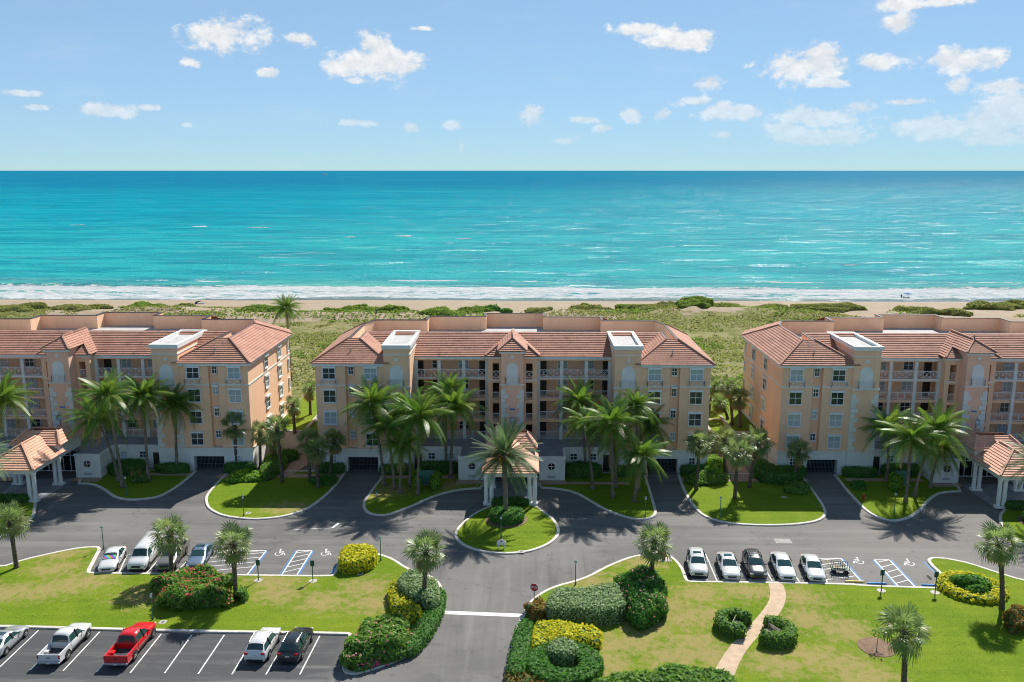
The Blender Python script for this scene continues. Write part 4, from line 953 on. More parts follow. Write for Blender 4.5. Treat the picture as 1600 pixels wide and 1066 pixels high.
def trunk_mesh(top, r0, r1, mat, rings=26, bulge=1.5, seed=0):
    m = MB(); r_ = random.Random(seed); pts = []; rad = []; t3 = Vector(top)
    for k in range(rings + 1):
        t = k / rings; pts.append(Vector((t3.x * t ** 1.5, t3.y * t ** 1.5, t3.z * t - .05 * (1 - t)))); b_ = 1 + (bulge - 1) * max(0, 1 - t * 7)
        rad.append((r0 + (r1 - r0) * t) * b_ * (1.07 if k % 2 else .95) * r_.uniform(.97, 1.03))
    return m.tube(pts, rad, 9).mesh('trunk', mat, True)
def palm(kind, base, crown, label, z0=.12, scale=1.0, seed=0, group=None, nf=None):
    """base, crown: photo pixels of the foot and of the crown's heart; both are turned into real positions"""
    X, Y = G(*base, z0); X1, Z1 = WY(crown[0], crown[1], Y); h = Z1 - z0
    return palm_at(kind, X, Y, z0, X1 - X, h, label, scale, seed, group, nf)
def palm_at(kind, X, Y, z0, dx, h, label, scale=1.0, seed=0, group=None, nf=None):
    r_ = random.Random(seed * 17 + 5); name = {'coco': 'coconut_palm', 'fan': 'cabbage_palm', 'date': 'date_palm'}[kind]
    o = empty(name, (X, Y, z0)); tag(o, label, 'palm tree', group or {'coco': 'coconut palms by the blocks', 'fan': 'cabbage palms around the drive', 'date': 'date palms on the entrance islands'}[kind])
    top = (dx, r_.uniform(-.4, .4), h)
    r0, r1, mt, bl = {'coco': (.20, .13, 'palm_trunk', 1.7), 'fan': (.22, .20, 'fan_trunk', 1.25), 'date': (.27, .30, 'palm_trunk', 1.2)}[kind]
    link('trunk', trunk_mesh(top, r0, r1, mt, 26, bl, seed), o)
    cm = MB()
    if kind == 'fan':
        for k in range(22):
            a = k * 2.4; z = -1.3 + k * .06; cm.bar((.16 * math.cos(a), .16 * math.sin(a), z), (.36 * math.cos(a), .36 * math.sin(a), z + .34), .10, h=.05)
        cr_ = cm.build('crown', 'fan_trunk', o, top)
    elif kind == 'coco':
        cm.lathe([(.15, -.7), (.2, -.2), (.16, .2), (.05, .7)], 8); cr_ = cm.build('crown', 'leaf_mid', o, top)
        nuts = MB()
        for k in range(7): a = k * .9 + seed; nuts.lathe([(.02, -.62), (.12, -.52), (.13, -.40), (.03, -.28)], 6, .30 * math.cos(a), .30 * math.sin(a))
        nuts.build('coconuts', 'coconut', o, top)
    else:
        cm.lathe([(.30, -1.2), (.38, -.6), (.30, .1), (.1, .6)], 9); cr_ = cm.build('crown', 'palm_trunk', o, top)
        fr = MB()
        for k in range(9):
            a = k * .7 + .2; e = Vector((math.cos(a), math.sin(a), 0)); fr.bar(e * .2, e * 1.0 + Vector((0, 0, .25)), .04)
            for j in range(16): p = e * r_.uniform(.8, 1.35) + Vector((r_.uniform(-.18, .18), r_.uniform(-.18, .18), r_.uniform(-.55, .3))); fr.bar(p, p + Vector((0, 0, -.25)), .05)
        fr.build('fruit_stalks', 'orange_fruit', o, top)
    n = nf or {'coco': 38, 'fan': 30, 'date': 72}[kind]
    meshes = {'coco': CO, 'fan': FA, 'date': DA}[kind]
    for k in range(n):
        t = (k + .5) / n
        az = k * 2.39996 + r_.uniform(-.25, .25)
        if kind == 'coco': el = R(80 - 92 * t ** 1.0 + r_.uniform(-12, 12)); me = meshes[0 if t < .22 else ((1 if k % 2 else 3) if t < .68 else 2)]
        elif kind == 'fan': el = R(85 - 128 * t + r_.uniform(-10, 10)); me = meshes[0 if t < .35 else (1 if t < .75 else 2)]
        else: el = R(82 - 112 * t + r_.uniform(-6, 6)); me = meshes[0 if t < .4 else (1 if t < .8 else 2)]
        f = link('frond', me, cr_, (0, 0, r_.uniform(-.15, .1)))
        f.rotation_euler = Euler((el, r_.uniform(-.35, .35), az - math.pi / 2), 'XYZ'); s_ = scale * r_.uniform(.86, 1.1); f.scale = (s_, s_, s_)
    for k in range({'coco': r_.choice((1, 2, 3, 4)), 'fan': r_.choice((2, 4, 6)), 'date': 0}[kind]):
        f = link('frond', CO_DEAD if kind == 'coco' else FA_DEAD, cr_, (0, 0, -.25)); f.rotation_euler = Euler((R(r_.uniform(-62, -38)), r_.uniform(-.3, .3), r_.uniform(0, 6.28)), 'XYZ'); f['label'] = 'withered brown hanging frond'
    return o
CB = 'coconuts palms'
C = lambda i, b, c, l, **k: palm('coco', b, c, l, seed=i, **k)
C(1, (186, 753), (150, 655), 'coconut palm bending left in the pair beside the left entrance canopy'); C(2, (192, 762), (168, 618), 'taller coconut palm of the pair beside the left entrance canopy')
C(3, (232, 752), (222, 622), 'coconut palm between the leaning pair and the wing corner palm', scale=.9); C(4, (277, 738), (275, 632), 'coconut palm before the quoined stair box next to the left garage gate', scale=.85)
C(5, (-14, 762), (4, 622), 'coconut palm beyond the left entrance canopy, half out of the picture')
C(6, (600, 759), (582, 632), 'coconut palm on the green island nearest the middle block left garage drive'); C(7, (616, 764), (604, 668), 'lower coconut palm in the cluster on the transformer island', scale=.85)
C(8, (653, 773), (657, 652), 'full coconut palm standing in front of the green transformer box'); C(9, (704, 746), (711, 636), 'coconut palm against the white base wall beside the transformer')
C(10, (625, 771), (630, 697), 'short dark coconut palm in the middle of the transformer island cluster', scale=.75); C(11, (641, 759), (640, 640), 'coconut palm at the back of the transformer island cluster', scale=.9)
C(12, (697, 735), (697, 612), 'slender coconut palm rising behind the hedge next to the open galleries', scale=.85)
C(13, (915, 737), (905, 628), 'coconut palm rising from the hedge right of the middle lobby', scale=.9); C(14, (926, 764), (914, 664), 'lower coconut palm beside the middle lobby hedge', scale=.8)
C(15, (957, 777), (956, 661), 'big coconut palm on the lawn right of the date palm island'); C(16, (981, 741), (1014, 665), 'coconut palm leaning over the middle block right garage gate', scale=.9)
C(17, (991, 784), (1002, 712), 'short coconut palm on the lawn tip beside the right garage drive', scale=.85); C(18, (997, 767), (994, 636), 'dark coconut palm behind, up against the quoined stair box', scale=.75)
C(19, (962, 761), (961, 693), 'small coconut palm half hidden behind the big one on the lawn', scale=.7)
C(20, (1386, 749), (1389, 672), 'coconut palm close to the right block quoined stair box', scale=.9); C(21, (1415, 785), (1426, 688), 'coconut palm at the front of the island with the red hydrant')
C(22, (1429, 775), (1460, 672), 'coconut palm leaning right towards the right entrance canopy'); C(23, (1453, 762), (1467, 700), 'low coconut palm hugging the right lobby wall', scale=.75)
lx, lz = WY(449, 481, 150); palm_at('coco', lx, 150, 2.6, -.1, lz - 2.6, 'lone coconut palm standing in the dune field behind the blocks', .74, 31, 'lone beach palm')
for k, bx in enumerate(BX):
    palm_at('date', bx - .45, 94.7, .12, -.2, 7.6, ('date palm with orange fruit on the left entrance island', 'date palm with orange fruit on the middle entrance island with the white sign', 'date palm on the right entrance island')[k], 1.1, 40 + k)
S_ = lambda i, b, c, l, **k: palm('fan', b, c, l, seed=50 + i, **k)
S_(1, (370, 734), (367, 664), 'stout cabbage palm in front of the left block white base window'); S_(2, (407, 733), (406, 676), 'slim cabbage palm at the corner of the left block', scale=.8); S_(3, (441, 753), (434, 666), 'tall dark cabbage palm on the lawn beside the brick path', scale=.85); S_(4, (430, 725), (428, 690), 'short cabbage palm behind the hedge by the brick path', scale=.75)
S_(5, (460.5, 677), (457.5, 632), 'cabbage palm on the terrace behind the cream retaining wall', z0=3.16, scale=.7); S_(6, (485, 648), (484, 608), 'cabbage palm at the back of the terrace near the stair railing', z0=3.16, scale=.65)
S_(7, (484, 752), (481, 690), 'back cabbage palm of three by the middle block left corner', scale=.85); S_(8, (497, 762), (496, 701), 'front cabbage palm of three by the middle block left corner', scale=.85); S_(9, (516, 746), (522, 688), 'cabbage palm of three closest to the garage drive', scale=.85)
S_(10, (1088, 765), (1093, 692), 'cabbage palm on the lawn corner next to the right garage drive'); S_(11, (1132, 737), (1132, 686), 'cabbage palm behind the bright green mound between the blocks', scale=.9); S_(12, (1148, 779), (1152, 706), 'pale cabbage palm in the middle of the wide right lawn'); S_(13, (1171, 762), (1184, 690), 'dark leaning cabbage palm beside the right block corner', scale=1.05); S_(14, (1241, 753), (1247, 704), 'small cabbage palm next to the dark open garage', scale=.85)
S_(15, (1144, 664), (1138, 604), 'tall cabbage palm in the terrace planter between the blocks', z0=3.16, scale=.8); S_(16, (1156, 668), (1155, 622), 'dark cabbage palm against the orange side wall', z0=3.16, scale=.85); S_(17, (1137, 655), (1124, 628), 'low cabbage palm beside the terrace stairs', z0=3.16, scale=.8); S_(18, (1108, 640), (1118, 604), 'cabbage palm behind the corner of the middle block', z0=3.16, scale=.8)
S_(20, (26, 887), (16, 812), 'leaning cabbage palm at the left edge of the big verge'); S_(21, (269, 903), (264, 836), 'cabbage palm in front of the grey pickup'); S_(22, (369, 935), (366, 848), 'cabbage palm beside the red oleander bush'); S_(23, (663, 945), (666, 860), 'cabbage palm growing out of the silver dome shrub')
S_(24, (1017, 925), (1023, 850), 'cabbage palm behind the pink oleander and the fire hydrant'); S_(25, (1565, 951), (1564, 852), 'tall cabbage palm beside the yellow ring bed'); S_(26, (1411, 1090), (1413, 985), 'cabbage palm on the open lawn near the sapling')
# ------------------------------------------------------------------ hedges and shrubs
def leafy(root, V, Fc, dens, size, leaf, aspect=1.5, tilt=.55, flowers=None, stuff='foliage', lift=.02):
    V = np.array(V); T = []
    for f in Fc:
        for k in range(1, len(f) - 1): T.append((f[0], f[k], f[k + 1]))
    T = np.array(T); a, b, c = V[T[:, 0]], V[T[:, 1]], V[T[:, 2]]; cr_ = np.cross(b - a, c - a); ar = np.linalg.norm(cr_, axis=1) / 2; nrm = cr_ / (2 * ar[:, None] + 1e-9)
    def samp(n):
        i = rng.choice(len(T), n, p=ar / ar.sum()); r1 = np.sqrt(rng.uniform(0, 1, n))[:, None]; r2 = rng.uniform(0, 1, n)[:, None]
        return a[i] * (1 - r1) + b[i] * r1 * (1 - r2) + c[i] * r1 * r2, nrm[i]
    n = int(min(9000, ar.sum() * dens)); P, N = samp(n)
    fo = scatter(stuff, P + N * rng.uniform(-.10, .16, (n, 1)) + N * lift, N, size, leaf, aspect, tilt, root); fo['kind'] = 'stuff'
    if flowers:
        fm, fd, fs, zmin = flowers; P, N = samp(int(ar.sum() * fd * 2)); k = (N[:, 2] > zmin); P, N = P[k], N[k]
        P = np.repeat(P, 4, 0) + rng.normal(0, .05, (len(P) * 4, 3)); N = np.repeat(N, 4, 0)
        fl = scatter('flowers', P + N * .25, N, fs, fm, 1.1, .7, root); fl['kind'] = 'stuff'
def hedge(name, pts, h, leaf, label, cat='hedge', mode='box', dens=55, size=.2, flowers=None, z0=.12, top_px=True, it=2, group=None, hole=None, aspect=1.5, core='hedge_core', rough=None):
    P = [G(*p, z0 + h * (1 if mode == 'box' else .6)) for p in pts] if top_px else pts
    P = smoothpoly(P, it); cx = sum(p[0] for p in P) / len(P); cyy = sum(p[1] for p in P) / len(P)
    o = empty(name, (cx, cyy, z0)); tag(o, label, cat, group); L = [(p[0] - cx, p[1] - cyy) for p in P]; n = len(L)
    if mode == 'box':
        e = min(.28, h * .3); prof = [(0, .0), (-.03, h * .45), (0, h * .84), (e * .35, h * .95), (e, h)]
        rings = [[(x, y, z) for x, y in (inset(L, d) if d else L)] for d, z in prof]
    else:
        rings = [[(x * s, y * s, z * h) for x, y in L] for s, z in ((.93, 0), (1.0, .25), (.99, .48), (.9, .7), (.72, .88), (.42, .98))]
    V = []; Fc = []
    sd = int(abs(cx * 13 + cyy * 7)) % 97
    for k, r_ in enumerate(rings):
        for (x, y, z) in r_:
            w = (vnoise(np.array([x * 1.3 + cx]), np.array([y * 1.3 + z * 1.7 + cyy]), sd)[0] - .5) * (rough or (.16 if mode == 'box' else .9)) * (1 if k else .3); l_ = math.hypot(x, y) + 1e-6
            zf_ = (.5 + 1.0 * vnoise(np.array([x * .33 + cx]), np.array([y * .45 + cyy]), sd + 3)[0]) if core == 'dune_core' else 1.0
            V.append((x + x / l_ * w, y + y / l_ * w, z * zf_ + (w * .6 if k > 1 else 0)))
    for k in range(len(rings) - 1):
        for i in range(n): a = k * n + i; b = k * n + (i + 1) % n; Fc.append((a, b, b + n, a + n))
    base = (len(rings) - 1) * n; top = rings[-1]
    if hole is None:
        tri = tessellate_polygon([[Vector((p[0], p[1], 0)) for p in top]])
        for t in tri:
            A_, B_, C_ = (Vector(top[k][:2]) for k in t); t = t if (B_ - A_).cross(C_ - A_) > 0 else (t[0], t[2], t[1]); Fc.append(tuple(base + k for k in t))
    mb = MB(); mb.v = V; mb.f = Fc; mb.build('core', core, o, smooth=True)
    leafy(o, V, Fc, dens, size, leaf, flowers=flowers, aspect=aspect)
    return o
def ring_hedge(name, cxy, r_out, r_in, h, leaf, label, a0=0, a1=360, dens=60, size=.18, z0=.12, cat='hedge', sy=1.0, rot=0):
    n = 40; full = a1 - a0 >= 360; o = empty(name, (*cxy, z0)); tag(o, label, cat); V = []; Fc = []; e = min(.22, (r_out - r_in) * .3)
    prof = [(r_out, 0), (r_out + .02, h * .85), (r_out - e, h), (r_in + e, h), (r_in, h * .85), (r_in, 0)]; m_ = len(prof)
    for i in range(n + (0 if full else 1)):
        a = R(a0 + (a1 - a0) * i / n)
        for (r_, z) in prof: w = 1 + random.uniform(-.025, .025); V.append((r_ * w * math.cos(a), r_ * w * math.sin(a) * sy, z))
    N_ = n if full else n
    for i in range(N_):
        j = (i + 1) % n if full else i + 1
        for k in range(m_ - 1): Fc.append((i * m_ + k, j * m_ + k, j * m_ + k + 1, i * m_ + k + 1))
    if not full: Fc.append(tuple(range(m_))); Fc.append(tuple(n * m_ + k for k in range(m_ - 1, -1, -1)))
    mb = MB(); mb.v = V; mb.f = Fc; mb.build('core', 'hedge_core', o); leafy(o, V, Fc, dens, size, leaf); return o
def zz(f, l): return [f(*p) for p in l]
hedge('clipped_hedge', zz(A8, [(350, 450), (420, 418), (560, 430), (690, 400), (800, 385), (870, 430), (875, 540), (690, 590), (520, 560), (320, 570)]), 1.5, 'leaf_silver', 'large grey-green clipped hedge block behind the stop sign', dens=75, size=.17)
hedge('oleander_bush', zz(A8, [(770, 360), (860, 310), (1000, 310), (1100, 345), (1140, 430), (1115, 550), (1010, 625), (900, 620), (860, 520), (850, 420)]), 2.3, 'leaf_dark', 'dark oleander with pink flowers round the cabbage palm by the hydrant', 'bush', 'dome', 60, .24, ('petal_pink', .9, .13, .1))
hedge('yellow_bed', zz(A8, [(235, 655), (330, 645), (500, 665), (685, 700), (685, 800), (560, 770), (400, 760), (300, 790), (225, 850)]), .8, 'leaf_yellow', 'yellow croton bed between the grey hedge and the round topiary', dens=70, size=.22)
hc = G(*A8(440, 915), .95); ring_hedge('ring_hedge', hc, 3.05, 1.35, .85, 'leaf_dark', 'dark green ring hedge round the clipped drum topiary', dens=90, sy=.95)
tc_ = G(*A8(430, 815), 1.45); ring = [(tc_[0] + 1.22 * math.cos(k * .4488), tc_[1] + 1.15 * math.sin(k * .4488)) for k in range(14)]
hedge('drum_topiary', ring, 1.35, 'leaf_silver', 'round grey-green drum topiary inside the ring hedge', 'topiary', dens=90, size=.15, top_px=False, it=1)
hedge('kerb_hedge', zz(A8, [(130, 640), (225, 635), (210, 790), (190, 900), (160, 1000), (55, 990), (75, 880), (100, 760)]), .9, 'leaf_dark', 'dark clipped hedge along the kerb below the stop bar', dens=80, size=.16)
hedge('rust_shrub', zz(A8, [(180, 570), (230, 510), (320, 485), (345, 540), (310, 620), (200, 620)]), 1.0, 'leaf_rust', 'rusty orange shrubs at the foot of the stop sign', 'shrub', 'dome', 60, .2)
hedge('yellow_strip', zz(A8, [(195, 850), (225, 870), (215, 990), (160, 950)]), .6, 'leaf_yellow', 'small yellow croton strip beside the ring hedge', 'shrub', dens=60, size=.2)
hedge('rust_groundcover', zz(A8, [(60, 1000), (250, 990), (310, 1060), (300, 1140), (50, 1140)]), .55, 'leaf_rust', 'low reddish shrubs at the lower end of the kerb hedge', 'shrub', 'dome', 60, .18)
hedge('bottom_hedge', zz(A8, [(640, 1040), (800, 1010), (1000, 1000), (1213, 960), (1400, 985), (1600, 1010), (1640, 1120), (1000, 1180), (600, 1180)]), 1.2, 'leaf_mid', 'loose green hedge where the tan path leaves the lawn', dens=45, size=.26, mode='dome')
hedge('dome_shrub', zz(A7, [(440, 345), (520, 297), (600, 300), (640, 330), (640, 420), (610, 480), (520, 450), (450, 410)]), 1.7, 'leaf_silver', 'silver-green rounded hedge left of the palm trunk', dens=75, size=.17)
hedge('dome_shrub', zz(A7, [(640, 350), (690, 350), (718, 420), (712, 480), (670, 520), (615, 500), (615, 430)]), 1.6, 'leaf_silver', 'smaller silver-green rounded hedge right of the palm trunk', dens=75, size=.17)
hedge('yellow_bed', zz(A7, [(380, 405), (430, 360), (440, 430), (500, 495), (590, 545), (597, 590), (510, 640), (430, 600), (395, 490)]), 1.0, 'leaf_yellow', 'yellow crescent hedge beside the silver dome shrubs', dens=70, size=.2)
hedge('kerb_hedge', zz(A7, [(715, 430), (752, 430), (755, 500), (730, 600), (650, 730), (560, 830), (490, 850), (500, 750), (600, 620), (690, 520)]), .75, 'leaf_dark', 'dark green kerb hedge curving beside the entrance drive', dens=85, size=.16)
hedge('hibiscus_bush', zz(A7, [(110, 740), (220, 680), (330, 650), (430, 630), (520, 690), (535, 740), (480, 810), (330, 850), (110, 910), (70, 850)]), 1.9, 'leaf_mid', 'hibiscus bush with pale pink flowers beside the black car', 'bush', 'dome', 60, .26, ('petal_pink', .7, .15, .0))
hedge('ixora_bed', zz(A7, [(130, 955), (220, 905), (480, 845), (560, 835), (440, 900), (290, 945), (170, 972)]), .55, 'leaf_mid', 'low bed with magenta flowers on the rounded kerb corner', 'shrub', 'dome', 70, .17, ('petal_magenta', 2.2, .13, .2))
hedge('yellow_box_hedge', zz(A7, [(55, 165), (120, 135), (200, 128), (285, 150), (292, 190), (255, 235), (150, 250), (40, 255)]), 1.25, 'leaf_yellow', 'bright yellow box hedge at the end of the accessible stalls', dens=70, size=.24)
hedge('oleander_bush', [(240, 908), (262, 897), (300, 892), (335, 889), (358, 902), (366, 920), (345, 934), (300, 940), (255, 934)], 1.75, 'leaf_mid', 'big oleander covered in red flowers before the blue-grey sedan', 'bush', 'dome', 60, .25, ('petal_red', 2.0, .14, .35), rough=2.0)
hedge('small_shrub', zz(A6, [(372, 490), (400, 465), (428, 490), (425, 530), (395, 545), (372, 525)]), .9, 'leaf_mid', 'small round shrub at the foot of the palm by the oleander', 'shrub', 'dome', 70, .2)
ch = G(1150, 963, 1.3); ring_hedge('seat_hedge', ch, 1.75, .92, 1.1, 'leaf_mid', 'clipped C-shaped hedge curling round a bench, left of the path', 25, 285)
ch2 = G(1209, 977, 1.3); ring_hedge('seat_hedge', ch2, 1.85, .98, 1.1, 'leaf_mid', 'clipped C-shaped hedge curling round a bench, right of the path', -145, 100)
yr = G(*A10(905, 395), .8); ring_hedge('yellow_ring_bed', yr, 3.0, 1.85, .5, 'leaf_yellow', 'yellow croton ring bed on the tip of the right lawn', dens=60, size=.24, sy=.95)
for k, (dx, dy) in enumerate(((-.9, .5), (.7, .3), (.1, -.8))):
    c_ = (yr[0] + dx, yr[1] + dy); ring = [(c_[0] + .75 * math.cos(j * .63), c_[1] + .75 * math.sin(j * .63)) for j in range(10)]
    hedge('bed_shrub', ring, .9, 'leaf_dark', ('dark shrub in the yellow ring bed, on the side of the blue line', 'dark shrub in the yellow ring bed, next to the tall palm', 'dark shrub in the yellow ring bed, at its lawn side')[k], 'shrub', 'dome', 60, .22, top_px=False, it=1)
hedge('dark_shrub', zz(A10, [(1130, 610), (1190, 550), (1257, 570), (1300, 640), (1240, 690), (1150, 680)]), 1.4, 'leaf_rust', 'dark brownish shrub on the lawn beside the tall palm', 'shrub', 'dome', 50, .22)
def circ(cx, cyy, r_, sy=1.0, n=12): return [(cx + r_ * math.cos(6.2832 * k / n), cyy + r_ * sy * math.sin(6.2832 * k / n)) for k in range(n)]
for k, bx in enumerate(BX):
    w = ('left', 'middle', 'right')[k]
    tag(MB().lathe([(2.45, .125), (2.45, .16), (2.3, .17)], 24, bx - .35, 94.6).build('mulch_bed', 'mulch'), kind='structure')
    hedge('round_hedge', circ(bx - .35, 94.5, 1.9), 1.05, 'leaf_dark', 'round clipped hedge at the foot of the %s date palm' % w, dens=85, size=.17, top_px=False, it=1)
    hedge('planter_hedge', [(bx - 2.2, 98.5), (bx + 2.2, 98.5), (bx + 2.2, 99.6), (bx - 2.2, 99.6)], .75, 'leaf_dark', 'low dark hedge between the front columns of the %s canopy' % w, dens=70, top_px=False, it=1)
    for (a, b_, ya, yb, h, nm) in ((-26.2, -22.6, 109.6, 110.7, 1.15, 'beside the left garage gate'), (22.6, 26.6, 109.5, 110.7, 1.2, 'beside the right garage gate'), (-17.6, -13.3, 109.3, 110.5, 1.1, 'under the left stair box'), (13.3, 17.6, 109.3, 110.5, 1.1, 'under the right stair box'), (-12.2, -7.4, 109.9, 111.3, 1.3, 'left of the lobby'), (7.3, 11.8, 108.2, 111.2, 1.35, 'right of the lobby')):
        if (k == 0 and b_ < -4) or (k == 2 and a > 12): continue
        hedge('wall_hedge', [(bx + a, ya), (bx + b_, ya), (bx + b_, yb), (bx + a, yb)], h, 'leaf_dark', 'dark clipped hedge along the %s block, %s' % (w, nm), dens=60, size=.18, top_px=False, it=1, group='hedges along the block fronts')
hedge('bright_mound', zz(Z33, [(300, 400), (350, 385), (415, 430), (425, 500), (380, 540), (290, 520), (270, 470)]), 1.7, 'leaf_bright', 'bright green rounded shrub at the middle block right corner', 'shrub', 'dome', 65, .2)
hedge('mixed_shrub', zz(Z33, [(110, 540), (240, 530), (440, 520), (470, 580), (300, 600), (110, 600)]), .9, 'leaf_mid', 'mixed green shrubs below the bright green mound', 'shrub', 'dome', 60, .22)
hedge('wall_hedge', zz(Z33, [(700, 420), (780, 400), (830, 470), (1090, 485), (1090, 540), (780, 545), (700, 500)]), 1.3, 'leaf_dark', 'dark hedge wrapping the corner of the right block', dens=65, size=.18)
hedge('low_shrub', zz(Z33, [(930, 610), (1060, 590), (1150, 640), (1150, 685), (1020, 690), (940, 660)]), .6, 'leaf_mid', 'low spreading shrub below the small palm by the dark garage', 'shrub', 'dome', 70, .2)
hedge('path_hedge', zz(Z22, [(1010, 430), (1080, 350), (1200, 380), (1220, 410), (1160, 470), (1040, 540), (1000, 520)]), 1.1, 'leaf_mid', 'green hedge beside the brick path at the left block corner', dens=60, size=.2)
hedge('path_hedge', zz(Z22, [(1150, 330), (1300, 325), (1310, 370), (1170, 380)]), 1.0, 'leaf_dark', 'dark hedge below the cream retaining wall', dens=60, size=.2)
hedge('bright_shrub', zz(Z22, [(690, 560), (760, 515), (900, 495), (1010, 530), (1020, 570), (850, 585), (700, 590)]), .7, 'leaf_bright', 'bright spreading shrub on the corner lawn by the left garage drive', 'shrub', 'dome', 65, .22)
hedge('low_shrub', zz(Z3, [(120, 500), (200, 482), (300, 490), (305, 530), (200, 540), (125, 530)]), .55, 'leaf_dark', 'low dark shrub under the three cabbage palms', 'shrub', 'dome', 70, .2)
hedge('transformer_shrub', zz(Z3, [(850, 480), (890, 450), (920, 480), (915, 545), (870, 550)]), 1.4, 'leaf_bright', 'bright shrub on the left of the green transformer box', 'shrub', 'dome', 65, .2)
hedge('transformer_shrub', zz(Z3, [(995, 460), (1040, 450), (1062, 490), (1050, 545), (1000, 545)]), 1.4, 'leaf_bright', 'bright shrub on the right of the green transformer box', 'shrub', 'dome', 65, .2)
hedge('island_shrub', zz(Z34, [(90, 610), (170, 585), (250, 610), (230, 650), (110, 650)]), .7, 'leaf_dark', 'dark rounded shrub beside the right garage drive', 'shrub', 'dome', 70, .2)
hedge('island_shrub', zz(Z34, [(430, 560), (480, 530), (530, 560), (525, 620), (470, 650), (430, 620)]), 1.3, 'leaf_bright', 'bright shrub beside the turquoise box on the hydrant island', 'shrub', 'dome', 65, .2)
hedge('flower_shrub', zz(Z51, [(1060, 560), (1120, 525), (1220, 540), (1230, 575), (1100, 590)]), .8, 'leaf_mid', 'pale flowering shrub in front of the left block hedge', 'shrub', 'dome', 65, .2, ('petal_pink', 1.2, .1, .2))
# dune bushes one can tell apart
for k, (px, py, rx, h, lf) in enumerate(((562, 485, 34, 2.3, 'leaf_dune_green'), (612, 489, 26, 2.0, 'leaf_dune_green'), (690, 491, 40, 1.8, 'leaf_dune_green'), (770, 486, 12, 2.8, 'leaf_dark'), (790, 489, 9, 1.8, 'leaf_dark'), (745, 488, 26, 1.8, 'leaf_dune_green'), (840, 488, 20, 1.5, 'leaf_dune'), (915, 481, 36, 1.8, 'leaf_dune'), (978, 480, 18, 2.4, 'leaf_dune_green'),
        (1010, 485, 36, 1.9, 'leaf_dune'), (1085, 488, 34, 2.6, 'leaf_dune_green'), (1050, 478, 50, 2.2, 'leaf_dune'), (1125, 484, 36, 2.0, 'leaf_dune'), (1205, 482, 30, 2.0, 'leaf_dune'), (1290, 480, 66, 2.4, 'leaf_dune'), (1440, 485, 36, 2.0, 'leaf_dune'), (1490, 488, 24, 1.8, 'leaf_dune'), (1545, 475, 46, 2.4, 'leaf_dune'), (1595, 472, 40, 2.6, 'leaf_dune'), (285, 477, 22, 1.5, 'leaf_dune'), (225, 483, 30, 1.6, 'leaf_dune_green'), (120, 486, 60, 1.6, 'leaf_dune'), (30, 488, 50, 1.7, 'leaf_dune'), (405, 487, 34, 2.0, 'leaf_dune_green'), (520, 487, 14, 2.2, 'leaf_dune_green'))):
    X, Y = G(px, py + 3, 2.3); r_ = rx * Y / F; z = float(ground_h([X], [Y])[0]) - .2
    rr = random.Random(k); ring = [(a + (a - X) * f_, b + (b - Y) * f_) for (a, b) in circ(X, Y, r_, min(1, 5.5 / r_), 18) for f_ in (rr.uniform(-.55, .3),)]
    hedge('dune_bush', ring, h * .62, lf, 'rounded green dune bush between the beach sand and the scrub field' if lf != 'leaf_dune' else 'straggly olive dune bush between the beach sand and the scrub field', 'bush', 'dome', 30, .40, z0=z, top_px=False, it=1, core='dune_core', group='green dune bushes' if lf != 'leaf_dune' else 'olive dune bushes')
# ------------------------------------------------------------------ vehicles
TYPES = {  # stations from the nose: (distance, half width factor, belt height, top height)
 'sedan': dict(L=4.85, W=1.85, sill=.24, st=[(0, .70, .50, .56), (.10, .84, .60, .68), (.45, .96, .66, .80), (1.0, 1, .74, .90), (1.42, 1, .82, .98), (2.22, 1, .90, 1.38), (2.75, 1, .92, 1.46), (3.3, 1, .93, 1.45), (3.62, 1, .94, 1.38), (4.22, .99, .95, 1.10), (4.62, .94, .92, 1.05), (4.80, .86, .72, .90), (4.85, .78, .5, .62)], ws=(4, 5), side=(5, 8), rw=(8, 9), roof=(5, 8), wheels=(.92, 3.86), wr=.335, hood=1.42),
 'suv': dict(L=4.65, W=1.88, sill=.30, st=[(0, .72, .62, .70), (.10, .86, .74, .84), (.45, .97, .82, .98), (1.0, 1, .90, 1.07), (1.32, 1, .98, 1.13), (2.0, 1, 1.04, 1.58), (2.5, 1, 1.06, 1.68), (3.2, 1, 1.07, 1.69), (4.02, 1, 1.08, 1.64), (4.42, .97, 1.08, 1.20), (4.56, .94, 1.0, 1.08), (4.65, .86, .6, .72)], ws=(4, 5), side=(5, 8), rw=(8, 9), roof=(5, 8), wheels=(.90, 3.62), wr=.37, hood=1.32),
 'van': dict(L=6.1, W=2.0, sill=.34, st=[(0, .78, .66, .76), (.10, .90, .82, .94), (.4, .97, .98, 1.10), (.85, 1, 1.10, 1.22), (1.15, 1, 1.18, 1.30), (1.72, 1, 1.22, 1.98), (2.3, 1, 1.22, 2.10), (4.0, 1, 1.22, 2.12), (5.9, 1, 1.22, 2.08), (6.05, .97, 1.2, 1.7), (6.1, .95, .6, .8)], ws=(4, 5), side=(5, 6), rw=(9, 9), roof=(5, 8), wheels=(.95, 4.75), wr=.38, hood=1.15),
 'pickup': dict(L=5.85, W=1.98, sill=.42, st=[(0, .76, .72, .82), (.08, .90, .88, .98), (.4, .98, .96, 1.08), (1.1, 1, 1.02, 1.15), (1.55, 1, 1.06, 1.20), (2.2, 1, 1.10, 1.72), (2.7, 1, 1.12, 1.84), (3.25, 1, 1.12, 1.84), (3.72, .99, 1.12, 1.78), (3.86, .98, 1.10, 1.14)], ws=(4, 5), side=(5, 8), rw=(8, 9), roof=(5, 8), wheels=(1.0, 4.55), wr=.41, hood=1.55, bed=(3.86, 5.85))}
